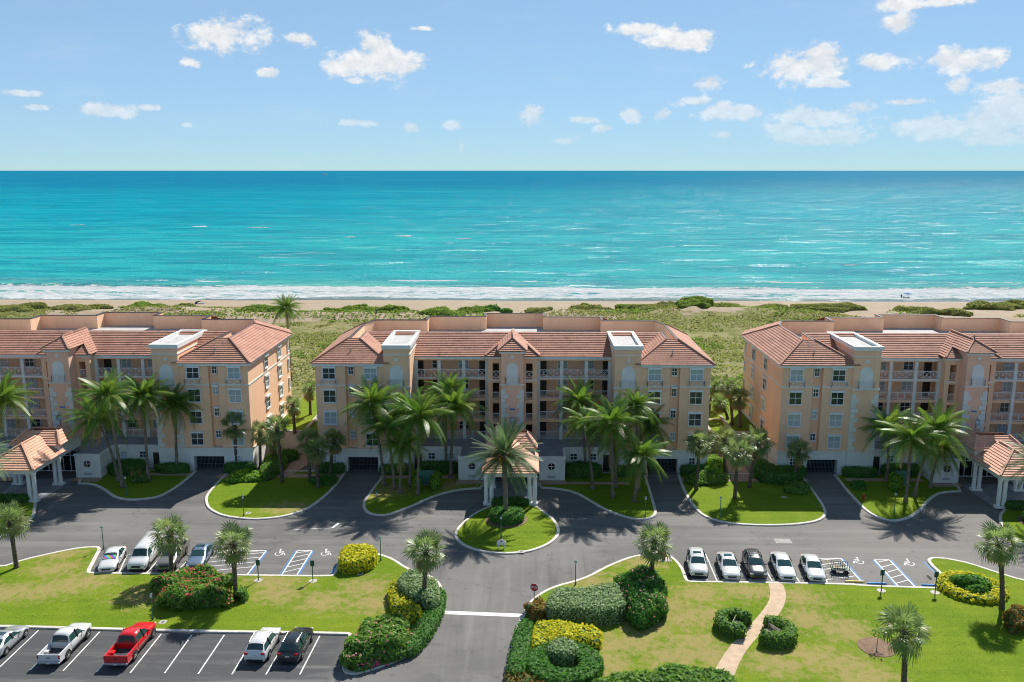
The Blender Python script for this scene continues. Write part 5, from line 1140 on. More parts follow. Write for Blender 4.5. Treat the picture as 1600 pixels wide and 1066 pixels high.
def make_car(kind, paintm, name, label, cat, loc, heading, L=None, W=None, sunroof=False, rails=False, shade=False, two_tone=None, group='parked vehicles'):
    T = TYPES[kind]; sc = (L or T['L']) / T['L']; hw = (W or T['W']) / 2; Lh = T['L'] * sc / 2
    o = empty(name, (loc[0], loc[1], 0.006), heading - math.pi / 2); tag(o, label, cat, group)
    st = T['st']; rows = []
    for (d, wf, zb, zt) in st:
        w = hw * wf; y = Lh - d * sc; cab = zt - zb
        rt = w * (.98 - .30 * min(1, cab / .55)) if cab > .2 else w * .80
        pz = zt - min(.07, cab * .3)
        sl_ = T['sill']
        sec = [(w * .90, sl_), (w * .985, sl_ + .12), (w, (sl_ + zb) * .52), (w * .985, zb - .05), (w * .95, zb), (rt, pz), (rt * .55, zt - .012), (0, zt)]
        rows.append([Vector((x, y, z)) for x, z in sec])
    K = len(rows[0]); body = MB(); idx = []
    def addv(p): body.v.append(tuple(p)); return len(body.v) - 1
    for r_ in rows: idx.append(([addv(p) for p in r_], [addv((-p.x, p.y, p.z)) for p in r_]))
    for i in range(len(rows) - 1):
        for s in (0, 1):
            a, b = idx[i][s], idx[i + 1][s]
            for k in range(K - 1):
                q = (a[k], b[k], b[k + 1], a[k + 1]); body.f.append(q if s == 0 else q[::-1])
        body.f.append((idx[i][0][0], idx[i][1][0], idx[i + 1][1][0], idx[i + 1][0][0]))
    for e, rev in ((0, False), (-1, True)):
        loop = idx[e][0] + idx[e][1][::-1]; body.f.append(tuple(loop if not rev else loop[::-1]))
    bo = body.build('body', paintm, o, smooth=True)
    for p in bo.data.polygons: p.use_smooth = len(p.vertices) == 4
    def quad(name, pts, mat, off=.012, parent=o):
        n = (pts[1] - pts[0]).cross(pts[2] - pts[0]).normalized(); c = sum(pts, Vector()) / len(pts)
        if n.dot(c - Vector((0, c.y * .6, .7))) < 0: n = -n
        return MB().poly([p + n * off for p in pts]).build(name, mat, parent)
    def shrink(pts, f=.94): c = sum(pts, Vector()) / len(pts); return [c + (p - c) * f for p in pts]
    mir = lambda p: Vector((-p.x, p.y, p.z))
    def screen(i, j, nm):
        a, b = rows[i], rows[j]; lo, hi = (a, b) if a[7].z < b[7].z else (b, a)
        m = MB(); P = [mir(lo[5]), mir(lo[6]), lo[7], lo[6], lo[5]]; Q = [mir(hi[5]), mir(hi[6]), hi[7], hi[6], hi[5]]
        d_ = (hi[7] - lo[7]); n = Vector((0, d_.z, -d_.y)).normalized(); n = n if n.z > 0 else -n
        for k in range(4):
            p0, p1, q0, q1 = (v.copy() for v in (P[k], P[k + 1], Q[k], Q[k + 1]))
            pts = [p0.lerp(q0, .06), p1.lerp(q1, .06), p1.lerp(q1, .95), p0.lerp(q0, .95)]
            m.poly([Vector((v.x * .95, v.y, v.z)) + n * .016 for v in pts])
        g = m.build(nm, 'car_glass', o, smooth=True)
        return g
    ws = screen(*T['ws'], 'windshield')
    if shade:
        a, b = rows[T['ws'][0]], rows[T['ws'][1]]; n = Vector((0, .6, .8))
        MB().poly([Vector((v.x * .84, v.y, v.z)) + n * .075 for v in (mir(a[5]).lerp(mir(b[5]), .08), a[5].lerp(b[5], .08), a[5].lerp(b[5], .62), mir(a[5]).lerp(mir(b[5]), .62))]).build('sunshade', 'sunshade', ws)
    if T['rw'][0] != T['rw'][1]: screen(*T['rw'], 'rear_window')
    i0, i1 = T['side']
    for s in (1, -1):
        f_ = (lambda p: p) if s > 0 else mir
        chain = list(range(T['ws'][0], T['rw'][1] + 1)) if kind != 'van' else [4, 5, 6]
        lo = [f_(rows[i][4]) for i in chain]; hi = [f_(rows[i][5]) for i in chain]
        m = MB(); nx = Vector((s * .022, 0, .006)); n = len(chain)
        for k in range(n - 1):
            t0, t1 = (.30, .88)
            a0, a1 = lo[k].lerp(hi[k], .10 if k else .12), lo[k + 1].lerp(hi[k + 1], .10); b0, b1 = lo[k].lerp(hi[k], .86), lo[k + 1].lerp(hi[k + 1], .86)
            if k == 0: b0 = a0.copy(); a0 = a0.lerp(a1, .25); b0 = a0
            if k == n - 2 and kind != 'van': a1 = a0.lerp(a1, .72); b1 = a1
            m.poly([a0 + nx, a1 + nx, b1 + nx, b0 + nx] if k and k != n - 2 or kind == 'van' and k else [v + nx for v in ([a0, a1, b1] if k == 0 else [a0, a1, b0])])
        g = m.build('side_window', 'car_glass', o)
        if kind != 'van':
            yp = (rows[i0][4].y + rows[i1][4].y) / 2; mid = min(range(i0, i1 + 1), key=lambda i: abs(rows[i][4].y - yp)); p0, p1 = f_(rows[mid][4]), f_(rows[mid][5])
            MB().bar(p0 + nx * 1.6, p1 + nx * 1.6, .09, up=(1, 0, 0)).build('door_pillar', 'plastic_black', g)
        # doors: handles, sill trim, mirror
        MB().box(s * hw * .96, s * hw * 1.02, Lh - 2.45 * sc, Lh - 2.25 * sc, st[5][2] - .16, st[5][2] - .12).build('door_handle', 'alloy', o)
        MB().box(min(s * hw * .93, s * hw * 1.005), max(s * hw * .93, s * hw * 1.005), -Lh + 1.5 * sc, Lh - 1.45 * sc, T['sill'] - .02, T['sill'] + .07).build('sill_trim', 'plastic_black', o)
        y = Lh - (T['hood'] + .32) * sc; z = st[4][2] + .06
        MB().box(min(s * hw * .94, s * (hw + .18)), max(s * hw * .94, s * (hw + .18)), y - .06, y + .08, z, z + .15).build('mirror', paintm, o, bevel=.03)
    # wheels and arches
    wr = T['wr']
    for d in T['wheels']:
        for s in (1, -1):
            y = Lh - d * sc; x = s * (hw - .10)
            ar = MB(); n = 14
            for k in range(n):
                a0, a1 = math.pi * (-.06 + 1.12 * k / n), math.pi * (-.06 + 1.12 * (k + 1) / n)
                ar.poly([(s * (hw + .008), y + (wr + .07) * math.cos(a0), wr + (wr + .07) * math.sin(a0)), (s * (hw + .008), y + (wr + .07) * math.cos(a1), wr + (wr + .07) * math.sin(a1)), (s * (hw + .008), y, wr)])
            ar.build('wheel_arch', 'plastic_black', o)
            w = MB(); w.lathe([(wr * .62, -.12), (wr * .94, -.12), (wr, -.08), (wr, .08), (wr * .94, .12), (wr * .62, .12)], 18)
            wo = w.build('wheel', 'rubber', o, (x + s * .015, y, wr)); wo.rotation_euler = (0, math.pi / 2, 0)
            rm = MB(); rm.lathe([(wr * .63, .06), (wr * .64, .115), (wr * .58, .10)], 16); 
            for k in range(5): a = k * 1.2566; rm.bar((0, 0, .112), (wr * .6 * math.cos(a), wr * .6 * math.sin(a), .112), .08, h=.03)
            rm.lathe([(.07, .10), (.07, .125)], 8); ro = rm.build('rim', 'alloy', wo); ro.scale = (1, 1, s)
    fr = rows[1]; y1 = Lh
    zf = st[1][2]
    for s in (1, -1):
        MB().box(min(s * hw * .50, s * hw * .86), max(s * hw * .50, s * hw * .86), Lh - .24 * sc, Lh - .035 * sc, zf - .07, zf + .06).build('headlight', 'lamp_clear', o, bevel=.03)
    zg = zf - .06
    MB().box(-hw * .46, hw * .46, Lh - .12 * sc, Lh + .012, zg - .20, zg + .02).build('grille', 'plastic_black', o, bevel=.02)
    MB().box(-hw * .74, hw * .74, Lh - .2 * sc, Lh + .03, T['sill'] - .02, T['sill'] + .16).build('bumper', 'plastic_black' if kind in ('van', 'suv') else paintm, o, bevel=.04)
    if 'bed' in T:
        ya, yb = Lh - T['bed'][0] * sc + .02, Lh - T['bed'][1] * sc; zt = 1.14; w = hw * .985; b = MB()
        for s in (1, -1):
            b.box(min(s * w, s * (w - .12)), max(s * w, s * (w - .12)), yb, ya, T['sill'], zt); b.box(min(s * (w - .12), s * (w - .35)), max(s * (w - .12), s * (w - .35)), yb + .9, ya - .5, T['sill'], .86)
        b.box(-w + .12, w - .12, ya - .08, ya, T['sill'], zt); bed = b.build('bed', paintm, o, bevel=.02)
        MB().box(-w + .121, w - .121, yb + .09, ya - .081, T['sill'] + .1, .66).build('bed_floor', 'bed_liner', bed)
        tg = MB().box(-w + .01, w - .01, yb - .03, yb + .07, T['sill'] + .1, zt - .003).build('tailgate', paintm, o, bevel=.02); MB().box(-.16, .16, yb - .045, yb - .031, .84, .92).build('badge', 'plastic_black', tg)
        MB().box(-w, w, yb - .20, yb - .031, T['sill'] - .02, T['sill'] + .14).build('rear_bumper', 'alloy', o, bevel=.03); MB().box(-.16, .16, yb - .215, yb - .201, T['sill'] + .0, T['sill'] + .1).build('number_plate', 'line_white', o)
        for s in (1, -1): MB().box(min(s * w * .88, s * (w + .008)), max(s * w * .88, s * (w + .008)), yb - .04, yb + .02, .80, 1.06).build('tail_light', 'lamp_red', o)
        rows_r = None
    else:
        zr = st[-3][2] - .12
        for s in (1, -1): MB().box(min(s * hw * .58, s * hw * .90), max(s * hw * .58, s * hw * .90), -Lh - .01, -Lh + .26 * sc, zr - .08, zr + .10).build('tail_light', 'lamp_red', o, bevel=.03)
        MB().box(-hw * .78, hw * .78, -Lh - .04, -Lh + .16, T['sill'], T['sill'] + .2).build('rear_bumper', 'plastic_black' if kind != 'sedan' else paintm, o, bevel=.04); MB().box(-.18, .18, -Lh - .055, -Lh - .041, zr - .18, zr - .07).build('number_plate', 'line_white', o)
    r0, r1 = rows[T['roof'][0]], rows[T['roof'][1]]; zt = rows[6][7].z
    if sunroof: MB().box(-hw * .42, hw * .42, rows[6][0].y - .45, rows[6][0].y + .05, zt - .02, zt + .012).build('sunroof', 'car_glass', o)
    if rails:
        for s in (1, -1):
            x = s * rows[6][5].x * .93; MB().tube([(x, rows[5][0].y - .25, rows[5][7].z + .0), (x, rows[6][0].y, zt + .05), (x, rows[7][0].y, zt + .05), (x, rows[8][0].y + .15, rows[8][7].z + .02)], .028, 6).build('roof_rail', 'alloy', o)
    if rails == 2:
        for yy in (rows[6][0].y, rows[7][0].y): MB().bar((-hw * .62, yy, zt + .09), (hw * .62, yy, zt + .09), .05).build('roof_bar', 'plastic_black', o)
    return o
def park(front, rear, kind, *a, **k):
    """front, rear: photo pixels of the ground below the nose and the tail"""
    f, r_ = Vector(G(*front)), Vector(G(*rear)); d = (f - r_).normalized(); c = f - d * ((k.get('L') or TYPES[kind]['L']) / 2)
    k.pop('len', None); return make_car(kind, *a, loc=c, heading=math.atan2(d.y, d.x), **k)
def slot(i, kind, *a, t=.5, **k):                       # a car in the lower lot, nose to the kerb
    (t0, b0), (t1, b1) = LOT[i], LOT[i + 1]; m0, m1 = (t0 + t1) / 2, (b0 + b1) / 2; d = (m0 - m1).normalized()
    L = k.get('L') or TYPES[kind]['L']; c = m0 - d * (L / 2 + t); return make_car(kind, *a, loc=c, heading=math.atan2(d.y, d.x), **k)
LOT.insert(0, (LOT[0][0] * 2 - LOT[1][0], LOT[0][1] * 2 - LOT[1][1])) 
slot(0, 'sedan', 'paint_silver', 'parked_car', 'silver coupe with sunroof cut by the picture edge, beside the white pickup', 'car', t=.25, L=4.75, sunroof=True)
slot(2, 'pickup', 'paint_white', 'pickup_truck', 'white pickup truck with empty bed, nose to the kerb', 'pickup', t=.15, L=5.5, W=1.9)
slot(4, 'pickup', 'paint_red', 'pickup_truck', 'bright red pickup truck with black bed liner', 'pickup', t=-.35)
slot(8, 'suv', 'paint_white', 'parked_car', 'white crossover with roof rails parked beside the black one', 'car', t=.0, rails=1)
slot(9, 'suv', 'paint_black', 'parked_car', 'black crossover parked beside the pink hibiscus bush', 'car', t=-.1, L=4.8, rails=1)
park((166, 897), (196, 851), 'sedan', 'paint_white', 'parked_car', 'white car with a rainbow sunshade and black glass roof', 'car', L=4.6, shade=True)
park((213, 896), (259, 838), 'van', 'paint_white', 'parked_van', 'long white cargo van next to the sunshade car', 'van', L=5.9)
park((257, 896), (292, 846), 'pickup', 'paint_tan', 'pickup_truck', 'grey pickup truck behind the cabbage palm trunk', 'pickup', L=5.6, W=1.92)
park((303, 893), (331, 848), 'sedan', 'paint_blue', 'parked_car', 'blue-grey sedan with sunroof behind the red oleander', 'car', sunroof=True)
park((1092, 906), (1083, 862), 'suv', 'paint_white', 'parked_car', 'white crossover with dark sunroof at the kerb end of its row', 'car', sunroof=True)
park((1144, 909), (1127, 864), 'sedan', 'paint_white', 'parked_car', 'white sedan with dark sunroof next to the grey crossover', 'car', sunroof=True)
park((1185, 909), (1165, 860), 'suv', 'paint_grey', 'parked_car', 'dark grey crossover with roof bars between white sedans', 'car', L=4.75, rails=2)
park((1231, 910), (1207, 860), 'sedan', 'paint_white', 'parked_car', 'white sedan with plain roof above the tan path', 'car', L=5.0)
park((1277, 912), (1256, 866), 'sedan', 'paint_white', 'parked_car', 'white sedan beside the striped bay with the green cart', 'car', L=4.75)
plain('rear_glass', (.02, .02, .02), .1)
# ------------------------------------------------------------------ street furniture
def lamp_post(base, label, h=2.5):
    X, Y = G(*base, .12); o = empty('lamp_post', (X, Y, .12)); tag(o, label, 'lamp post', 'green garden lamp posts')
    MB().lathe([(.09, -.05), (.09, .25), (.045, .3), (.04, h - .35)], 8).build('post', 'lamp_green', o)
    MB().lathe([(.05, h - .35), (.10, h - .32), (.12, h - .08), (.10, h - .06)], 8).build('lantern', 'lamp_clear', o); MB().lathe([(.15, h - .06), (.14, h - .02), (.04, h + .06)], 8).build('cap', 'lamp_green', o)
for p, l in (((381, 806), 'on the half-round lawn below the left block'), ((590, 800), 'on the transformer island'), ((1008, 808), 'on the lawn tip by the middle block right drive'), ((1125, 808), 'on the wide lawn below the right block corner'), ((198, 774), 'beside the leaning coconut pair'), ((1397, 801), 'on the red hydrant island'), ((162, 857), 'behind the car with the rainbow sunshade'), ((595, 876), 'beside the yellow box hedge'), ((899, 914), 'behind the grey-green hedge block'), ((239, 968), 'in front of the red pickup'), ((783, 840), 'behind the small white sign of the date palm island')):
    lamp_post(p, 'slim green garden lamp post ' + l)
def bay_sign(base, label):
    X, Y = G(*base, .12); o = empty('parking_sign', (X, Y, .12)); tag(o, label, 'sign', 'accessible parking signs')
    MB().tube([(0, 0, -.1), (0, 0, 2.15)], .05, 6).build('post', 'green_metal', o); MB().box(-.2, .2, .045, .075, 1.55, 2.15).build('sign_plate', 'green_metal', o); MB().box(-.18, .18, .0755, .085, 1.57, 2.13).build('sign_face', 'line_blue', o)
    MB().lathe([(.42, -.02), (.42, .02)], 14).build('footing', 'concrete', o)
bay_sign((404, 907), 'dark green parking sign below the wide hatched bay'); bay_sign((489, 908), 'dark green parking sign below the narrow hatched bay, nearest the yellow hedge'); bay_sign((1377, 923), 'dark green parking sign beside the first blue wheel stop'); bay_sign((1461, 926), 'dark green parking sign next to the yellow ring bed')
# stop sign
X, Y = G(834.5, 948, .12); o = empty('stop_sign', (X, Y, .12)); tag(o, 'red octagonal stop sign reading STOP by the white stop bar', 'sign')
MB().tube([(0, .03, -.1), (0, .03, 2.25)], .035, 6).build('post', 'green_metal', o)
oc = lambda r_: [(r_ * math.sin(R(22.5 + 45 * k)), r_ * math.cos(R(22.5 + 45 * k))) for k in range(8)]
def octo(r_, y0, y1, nm, mat, par):
    m = MB(); pts = oc(r_); m.poly([(x, y0, 1.95 + z) for x, z in pts][::-1]); m.poly([(x, y1, 1.95 + z) for x, z in pts])
    for k in range(8): a, b = pts[k], pts[(k + 1) % 8]; m.poly([(a[0], y0, 1.95 + a[1]), (b[0], y0, 1.95 + b[1]), (b[0], y1, 1.95 + b[1]), (a[0], y1, 1.95 + a[1])])
    return m.build(nm, mat, par)
pl_ = octo(.42, -.015, .0, 'rim', 'line_white', o); octo(.385, -.022, -.016, 'face', 'sign_red', o)
def text(body, size, loc, rot, mat, parent, name='lettering', ext=.004):
    cu = bpy.data.curves.new(name, 'FONT'); cu.body = body; cu.size = size; cu.align_x = 'CENTER'; cu.align_y = 'CENTER'; cu.extrude = ext; cu.offset = .008
    t = bpy.data.objects.new(name, cu); COL.objects.link(t); dg = bpy.context.evaluated_depsgraph_get(); me = bpy.data.meshes.new_from_object(t.evaluated_get(dg)); bpy.data.objects.remove(t)
    me.materials.clear(); me.materials.append(MATS[mat]); ob = link(name, me, parent, loc); ob.rotation_euler = rot; return ob
text('STOP', .30, (0, -.03, 1.95), (math.pi / 2, 0, 0), 'line_white', o)
o.rotation_euler = (0, 0, R(-18))
# hydrants
def hydrant(base, label, pad):
    X, Y = G(*base, .12); o = empty('fire_hydrant', (X, Y, .12)); tag(o, label, 'fire hydrant')
    MB().lathe([(.16, 0), (.16, .05), (.11, .07), (.11, .5), (.15, .52), (.15, .56), (.12, .6), (.09, .72), (.03, .78)], 10).build('barrel', 'red_paint', o)
    MB().tube([(-.22, 0, .42), (.22, 0, .42)], .06, 8).build('side_outlet', 'red_paint', o); MB().tube([(0, -.21, .38), (0, 0, .38)], .07, 8).build('front_outlet', 'red_paint', o)
    MB().lathe([(.04, .78), (.04, .84)], 6).build('bonnet_nut', 'white_metal' if not pad else 'red_paint', o)
    if pad: MB().box(-.7, .7, -.5, .5, -.02, .015).build('concrete_pad', 'concrete', o)
hydrant((1038, 874), 'red fire hydrant on a concrete pad beside the pink oleander', True); hydrant((1349, 781), 'red fire hydrant with white cap on the coconut palm island', False)
# island name board
X, Y = G(783.5, 857, .12); o = empty('name_board', (X, Y, .12)); tag(o, 'small white arched name board with dark emblem on the date palm island', 'sign')
m = MB(); pts = [(-.5, .42), (.5, .42), (.5, .75), (.38, .83), (.2, .98), (0, 1.04), (-.2, .98), (-.38, .83), (-.5, .75)]; m.poly([(x, -.05, z) for x, z in pts]); m.poly([(x, .05, z) for x, z in pts][::-1])
for k in range(len(pts)): a, b = pts[k], pts[(k + 1) % len(pts)]; m.poly([(a[0], -.05, a[1]), (a[0], .05, a[1]), (b[0], .05, b[1]), (b[0], -.05, b[1])])
m.build('board', 'white_trim', o); disc(o, 0, -.05, .82, .09, 'sign_red', 'emblem', .012, 10)
for s in (-.32, .32): MB().box(s - .05, s + .05, -.04, .04, -.05, .42).build('post', 'white_trim', o)
# transformers
for p, l, w in ((Z3(960, 545), 'green electrical transformer box between two bright shrubs', 1.75), (Z34(540, 632), 'turquoise electrical box behind the red hydrant island palms', 1.4)):
    X, Y = G(*p, .12); o = empty('transformer_box', (X, Y + .5, .12)); tag(o, l, 'utility box')
    MB().box(-w / 2, w / 2, -.55, .55, .06, 1.5).build('cabinet', 'transformer', o, bevel=.04); MB().box(-w / 2 - .05, w / 2 + .05, -.62, .6, 1.502, 1.62).build('lid', 'transformer', o, bevel=.03); MB().box(-w / 2 - .2, w / 2 + .2, -.7, .7, -.03, .058).build('plinth', 'concrete', o)
    for s in (-1, 1): d_ = MB().box(min(s * .03, s * (w / 2 - .06)), max(s * .03, s * (w / 2 - .06)), -.575, -.552, .15, 1.4).build('door', 'transformer', o)
# benches inside the curled hedges
def bench(c, rz, label):
    o = empty('garden_bench', (*c, .125), rz); tag(o, label, 'bench', 'benches in the curled hedges')
    for k in range(4): MB().box(-.75, .75, -.22 + k * .12, -.12 + k * .12, .42, .46).build('seat_slat', 'dry_wood', o)
    for k in range(3): MB().box(-.75, .75, .27, .31, .55 + k * .13, .65 + k * .13).build('back_slat', 'dry_wood', o)
    for s in (-.62, .62): MB().box(s - .04, s + .04, -.22, .26, 0, .42).build('leg', 'green_metal', o); MB().box(s - .035, s + .035, .262, .31, 0, .93).build('back_post', 'green_metal', o)
bench((ch[0] + .1, ch[1] - .1), R(65), 'wooden bench inside the curled hedge left of the path'); bench((ch2[0] - .05, ch2[1] + .1), R(-60), 'wooden bench inside the curled hedge right of the path')
# wheel stops
def wheel_stop(a, b, mat, label):
    A_, B_ = Vector(G(*a)), Vector(G(*b)); d = (B_ - A_); o = empty('wheel_stop', (*((A_ + B_) / 2), 0)); o.rotation_euler = (0, 0, math.atan2(d.y, d.x)); tag(o, label, 'wheel stop', 'parking wheel stops'); L = d.length / 2
    m = MB(); prof = [(-.1, .006), (-.08, .13), (.08, .13), (.1, .006)]; m.poly([(-L, y, z) for y, z in prof]); m.poly([(L, y, z) for y, z in prof][::-1])
    for k in range(4): p, q_ = prof[k], prof[(k + 1) % 4]; m.poly([(-L, *p), (-L, *q_), (L, *q_), (L, *p)])
    m.build('block', mat, o)
    for s in (-.7, .7): MB().lathe([(.03, .13), (.03, .15)], 6, s * L).build('pin', 'metal_grey', o)
wheel_stop(A10(195, 400), A10(325, 402), 'line_blue', 'blue wheel stop in the accessible stall next to the hatched bay'); wheel_stop(A10(565, 410), A10(700, 416), 'line_blue', 'blue wheel stop in the accessible stall by the yellow ring bed'); wheel_stop(A9(1215, 386), A9(1345, 390), 'line_yellow', 'faded yellow wheel stop in the striped bay with the cart')
wheel_stop(A6(955, 390), A6(990, 330), 'line_blue', 'blue wheel stop at the foot of the yellow box hedge')
for k, q_ in enumerate((( A9(180, 376), A9(285, 378)), (A9(385, 376), A9(500, 378)), (A9(560, 376), A9(690, 378)), (A9(760, 382), A9(880, 384)))): wheel_stop(*q_, 'concrete', 'concrete wheel stop under the nose of the %s' % ('white crossover', 'sunroofed white sedan', 'dark grey crossover', 'plain-roofed white sedan')[k])
# green luggage cart in the striped bay
X, Y = G(1312, 895); o = empty('garden_cart', (X, Y, .008), R(-8)); tag(o, 'green slatted cart with pale boards standing in the striped bay', 'cart')
MB().box(-.85, .85, -.45, .45, .42, .5).build('deck', 'green_metal', o); MB().box(-.7, .5, -.3, .3, .502, .62).build('board_load', 'dry_wood', o)
for k in range(8): x = -.8 + k * .2286; MB().box(x - .025, x + .025, -.46, -.43, .5, 1.0).build('slat', 'green_metal', o); MB().box(x - .025, x + .025, .43, .46, .5, 1.0).build('slat', 'green_metal', o)
for y in (-.47, .47): MB().box(-.85, .85, y - .03, y + .03, 1.0, 1.06).build('rail', 'green_metal', o)
for x in (-.6, .6):
    for y in (-.4, .4):
        w = MB().lathe([(.2, -.04), (.2, .04)], 12).build('wheel', 'rubber', o, (x, y, .2)); w.rotation_euler = (math.pi / 2, 0, 0); w.location.z = .2
MB().bar((-.85, 0, .5), (-1.35, .5, 1.05), .05).build('handle', 'line_yellow', o)
# sapling on its mulch patch, manhole covers, valve boxes
X, Y = G(*A10(260, 830), .12); tag(MB().lathe([(1.6, .122), (1.55, .16), (.4, .2)], 16, X, Y).build('mulch_bed', 'mulch'), kind='structure')
o = empty('sapling', (X, Y, .15)); tag(o, 'thin bare young tree on a brown mulch patch in the lawn', 'tree'); MB().tube([(0, 0, 0), (.03, 0, .9), (.0, .05, 1.7)], [.035, .025, .01], 6).tube([(.02, 0, .8), (.35, .1, 1.35)], [.015, .006], 5).tube([(.02, 0, 1.0), (-.3, -.1, 1.5)], [.015, .006], 5).build('trunk', 'fan_trunk', o)
P = np.stack([rng.normal(0, .3, 70), rng.normal(0, .3, 70), rng.uniform(1.0, 1.8, 70)], 1); scatter('crown', P, np.tile([0, 0, 1.0], (70, 1)), .14, 'leaf_mid', 1.6, .8, o)
for p, l in ((A7(187, 333), 'square white valve cover in the lawn by the yellow box hedge'), (Z22(895, 862), 'pale valve cover in the half-round lawn by the lamp post'), (A8(150, 183), 'small valve cover at the edge of the date palm island'), (Z33(933, 730), 'pale valve cover in the wide lawn below the small palm'), (A5(1020, 690), 'pale valve cover beside the nose of the red pickup')):
    X, Y = G(*p, .12); o = empty('valve_cover', (X, Y, .12)); tag(o, l, 'valve cover'); MB().box(-.3, .3, -.3, .3, -.02, .025).build('frame', 'concrete', o); MB().lathe([(.16, .025), (.15, .035)], 12).build('lid', 'grille_grey', o)
# ------------------------------------------------------------------ beach: people, umbrella, chairs; a ship far out
def person(x, y, z, pose, rz, cloth, skin, label, hair='dark_door'):
    bm = bmesh.new(); me = bpy.data.meshes.new('body')
    if pose == 'stand': J = {'p': (0, 0, .95), 'c': (0, 0, 1.3), 'n': (0, .01, 1.5), 'h': (0, .03, 1.66), 'lh': (-.1, 0, .9), 'lk': (-.11, .03, .5), 'lf': (-.12, 0, .06), 'lt': (-.12, .15, .04), 'rh': (.1, 0, .9), 'rk': (.12, -.02, .5), 'rf': (.13, -.06, .06), 'rt': (.13, .1, .04), 'ls': (-.19, 0, 1.42), 'le': (-.25, -.03, 1.13), 'lw': (-.24, .06, .86), 'rs': (.19, 0, 1.42), 're': (.26, -.02, 1.13), 'rw': (.27, .08, .87)}
    else: J = {'p': (0, 0, .95), 'c': (0, .02, 1.3), 'n': (0, .04, 1.5), 'h': (0, .06, 1.66), 'lh': (-.1, 0, .9), 'lk': (-.1, .22, .52), 'lf': (-.1, .24, .08), 'lt': (-.1, .4, .06), 'rh': (.1, 0, .9), 'rk': (.1, .0, .48), 'rf': (.1, -.3, .12), 'rt': (.1, -.2, .03), 'ls': (-.19, .02, 1.42), 'le': (-.25, -.12, 1.14), 'lw': (-.23, -.08, .9), 'rs': (.19, .02, 1.42), 're': (.25, .14, 1.15), 'rw': (.22, .3, .97)}
    rad = {'p': .15, 'c': .165, 'n': .06, 'h': .105, 'lh': .1, 'rh': .1, 'lk': .065, 'rk': .065, 'lf': .04, 'rf': .04, 'lt': .035, 'rt': .035, 'ls': .065, 'rs': .065, 'le': .045, 're': .045, 'lw': .033, 'rw': .033}
    names = list(J); vs = {k: bm.verts.new(J[k]) for k in names}
    for a, b in (('p', 'c'), ('c', 'n'), ('n', 'h'), ('p', 'lh'), ('lh', 'lk'), ('lk', 'lf'), ('lf', 'lt'), ('p', 'rh'), ('rh', 'rk'), ('rk', 'rf'), ('rf', 'rt'), ('c', 'ls'), ('ls', 'le'), ('le', 'lw'), ('c', 'rs'), ('rs', 're'), ('re', 'rw')): bm.edges.new((vs[a], vs[b]))
    bm.to_mesh(me); bm.free(); ob = link('body', me)
    md = ob.modifiers.new('s', 'SKIN'); sv = me.skin_vertices[0].data
    for i, k in enumerate(names): sv[i].radius = (rad[k], rad[k] * (.75 if k in 'pc' else 1)); sv[i].use_root = (k == 'p')
    ob.modifiers.new('d', 'SUBSURF').levels = 1
    dg = bpy.context.evaluated_depsgraph_get(); me2 = bpy.data.meshes.new_from_object(ob.evaluated_get(dg)); bpy.data.objects.remove(ob)
    me2.materials.clear(); me2.materials.append(MATS[skin]); me2.materials.append(MATS[cloth])
    for p in me2.polygons: p.use_smooth = True; p.material_index = 1 if (.55 < p.center.z < 1.46 and abs(p.center.x) < .24) else 0
    o = empty('person', (x, y, z), rz); tag(o, label, 'person'); link('body', me2, o)
    MB().lathe([(.06, 1.80), (.11, 1.76), (.125, 1.68), (.12, 1.60)], 10, 0, .01).build('hair', hair, o)
    return o
plain('skin', (.45, .27, .18), .7, .05); plain('cloth_dark', (.04, .05, .08), .8); plain('cloth_red', (.35, .06, .07), .8); plain('cloth_blue', (.03, .10, .35), .7)
def beach_at(px, py):
    X, Y = G(px, py, .2)
    for _ in range(4): z = float(ground_h([X], [Y])[0]); X, Y = G(px, py, z)
    return X, Y, z
x, y, z = beach_at(1096, 471); person(x, y, z, 'walk', R(-80), 'cloth_red', 'skin', 'person in dark red walking along the wet sand')
x, y, z = beach_at(1408, 468); person(x, y, z, 'stand', R(-60), 'cloth_dark', 'skin', 'person in dark clothes standing beside the blue beach umbrella')
x, y, z = beach_at(588, 493.5); person(x, y, z, 'walk', R(60), 'cloth_dark', 'skin', 'person in dark clothes crossing between the dune bushes')
x, y, z = beach_at(1417, 468); o = empty('beach_umbrella', (x, y, z)); tag(o, 'blue beach umbrella planted in the sand', 'umbrella')
MB().tube([(0, 0, -.2), (.1, 0, 2.25)], .025, 6).build('pole', 'white_metal', o)
for k in range(8):
    a0, a1 = k * .7854, (k + 1) * .7854; m = MB(); P = lambda a, r_, z: (.1 + r_ * math.cos(a), r_ * math.sin(a), z)
    m.poly([P(a0, 0, 2.3), P(a0, .75, 2.12), P(a1, .75, 2.12)]); m.poly([P(a0, .75, 2.12), P(a0, 1.3, 1.78), P(a1, 1.3, 1.78), P(a1, .75, 2.12)]); m.build('canopy_panel', 'cloth_blue' if k % 2 else 'line_blue', o)
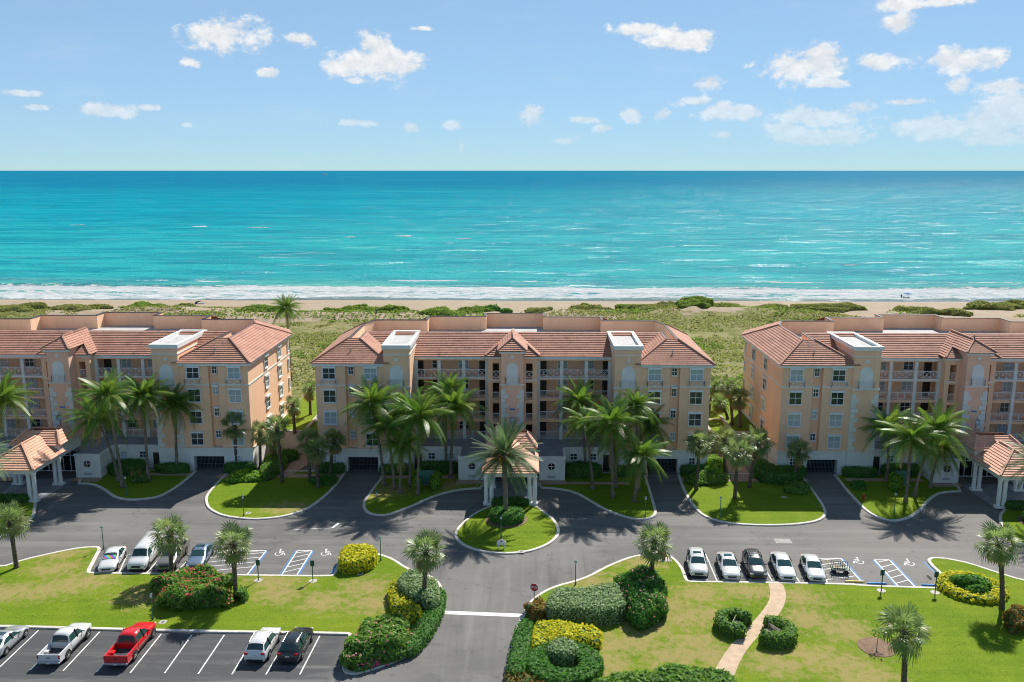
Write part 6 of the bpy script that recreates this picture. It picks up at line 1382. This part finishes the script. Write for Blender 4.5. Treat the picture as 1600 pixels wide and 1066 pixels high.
for s, l in ((-.9, 'dark folding beach chair on the walker side under the blue umbrella'), (.7, 'dark folding beach chair on the far side under the blue umbrella')):
    o = empty('beach_chair', (x + s, y - .3, z), R(20)); tag(o, l, 'chair'); MB().box(-.3, .3, -.3, .25, .28, .32).build('seat', 'cloth_dark', o); b = MB().box(-.3, .3, -.02, .02, 0, .65).build('backrest', 'cloth_dark', o, (0, .27, .3)); b.rotation_euler = (R(-25), 0, 0)
    for sx in (-.28, .28):
        for sy_ in (-.26, .22): MB().bar((sx, sy_, -.02), (sx, sy_, .29), .03).build('leg', 'metal_grey', o)
x, y, z = beach_at(312, 475); o = empty('beach_tent', (x, y, z)); tag(o, 'low blue beach shelter on the sand at the water side', 'tent'); m = MB(); n = 8
for k in range(n):
    a0, a1 = math.pi * k / n, math.pi * (k + 1) / n; m.poly([(1.3 * math.cos(a0), -.7, 1.0 * math.sin(a0)), (1.3 * math.cos(a1), -.7, 1.0 * math.sin(a1)), (1.1 * math.cos(a1), .8, .5 * math.sin(a1)), (1.1 * math.cos(a0), .8, .5 * math.sin(a0))])
m.build('canopy', 'cloth_blue', o); MB().box(-1.2, 1.2, -.7, .8, .01, .03).build('groundsheet', 'cloth_dark', o)
X, Y = G(507, 273.3, SEA); o = empty('ship', (X, Y, SEA)); tag(o, 'tiny white ship far out near the horizon', 'ship'); k = Y / F
m = MB(); hl = 5.0 * k; m.poly([(-hl, -5, 0), (hl * .85, -5, 0), (hl, 0, 4.5), (-hl, -6, 4)]); m.poly([(-hl, 5, 0), (-hl, 6, 4), (hl, 0, 4.5), (hl * .85, 5, 0)]); m.poly([(-hl, -6, 4), (hl, 0, 4.5), (-hl, 6, 4)]); m.poly([(-hl, -5, 0), (-hl, -6, 4), (-hl, 6, 4), (-hl, 5, 0)]); m.build('hull', 'white_metal', o)
MB().box(-hl * .7, hl * .2, -4, 4, 4, 8).box(-hl * .5, 0, -3, 3, 8, 11).build('cabin', 'white_metal', o); MB().tube([(-hl * .2, 0, 11), (-hl * .2, 0, 18)], .4, 6).build('mast', 'white_metal', o)
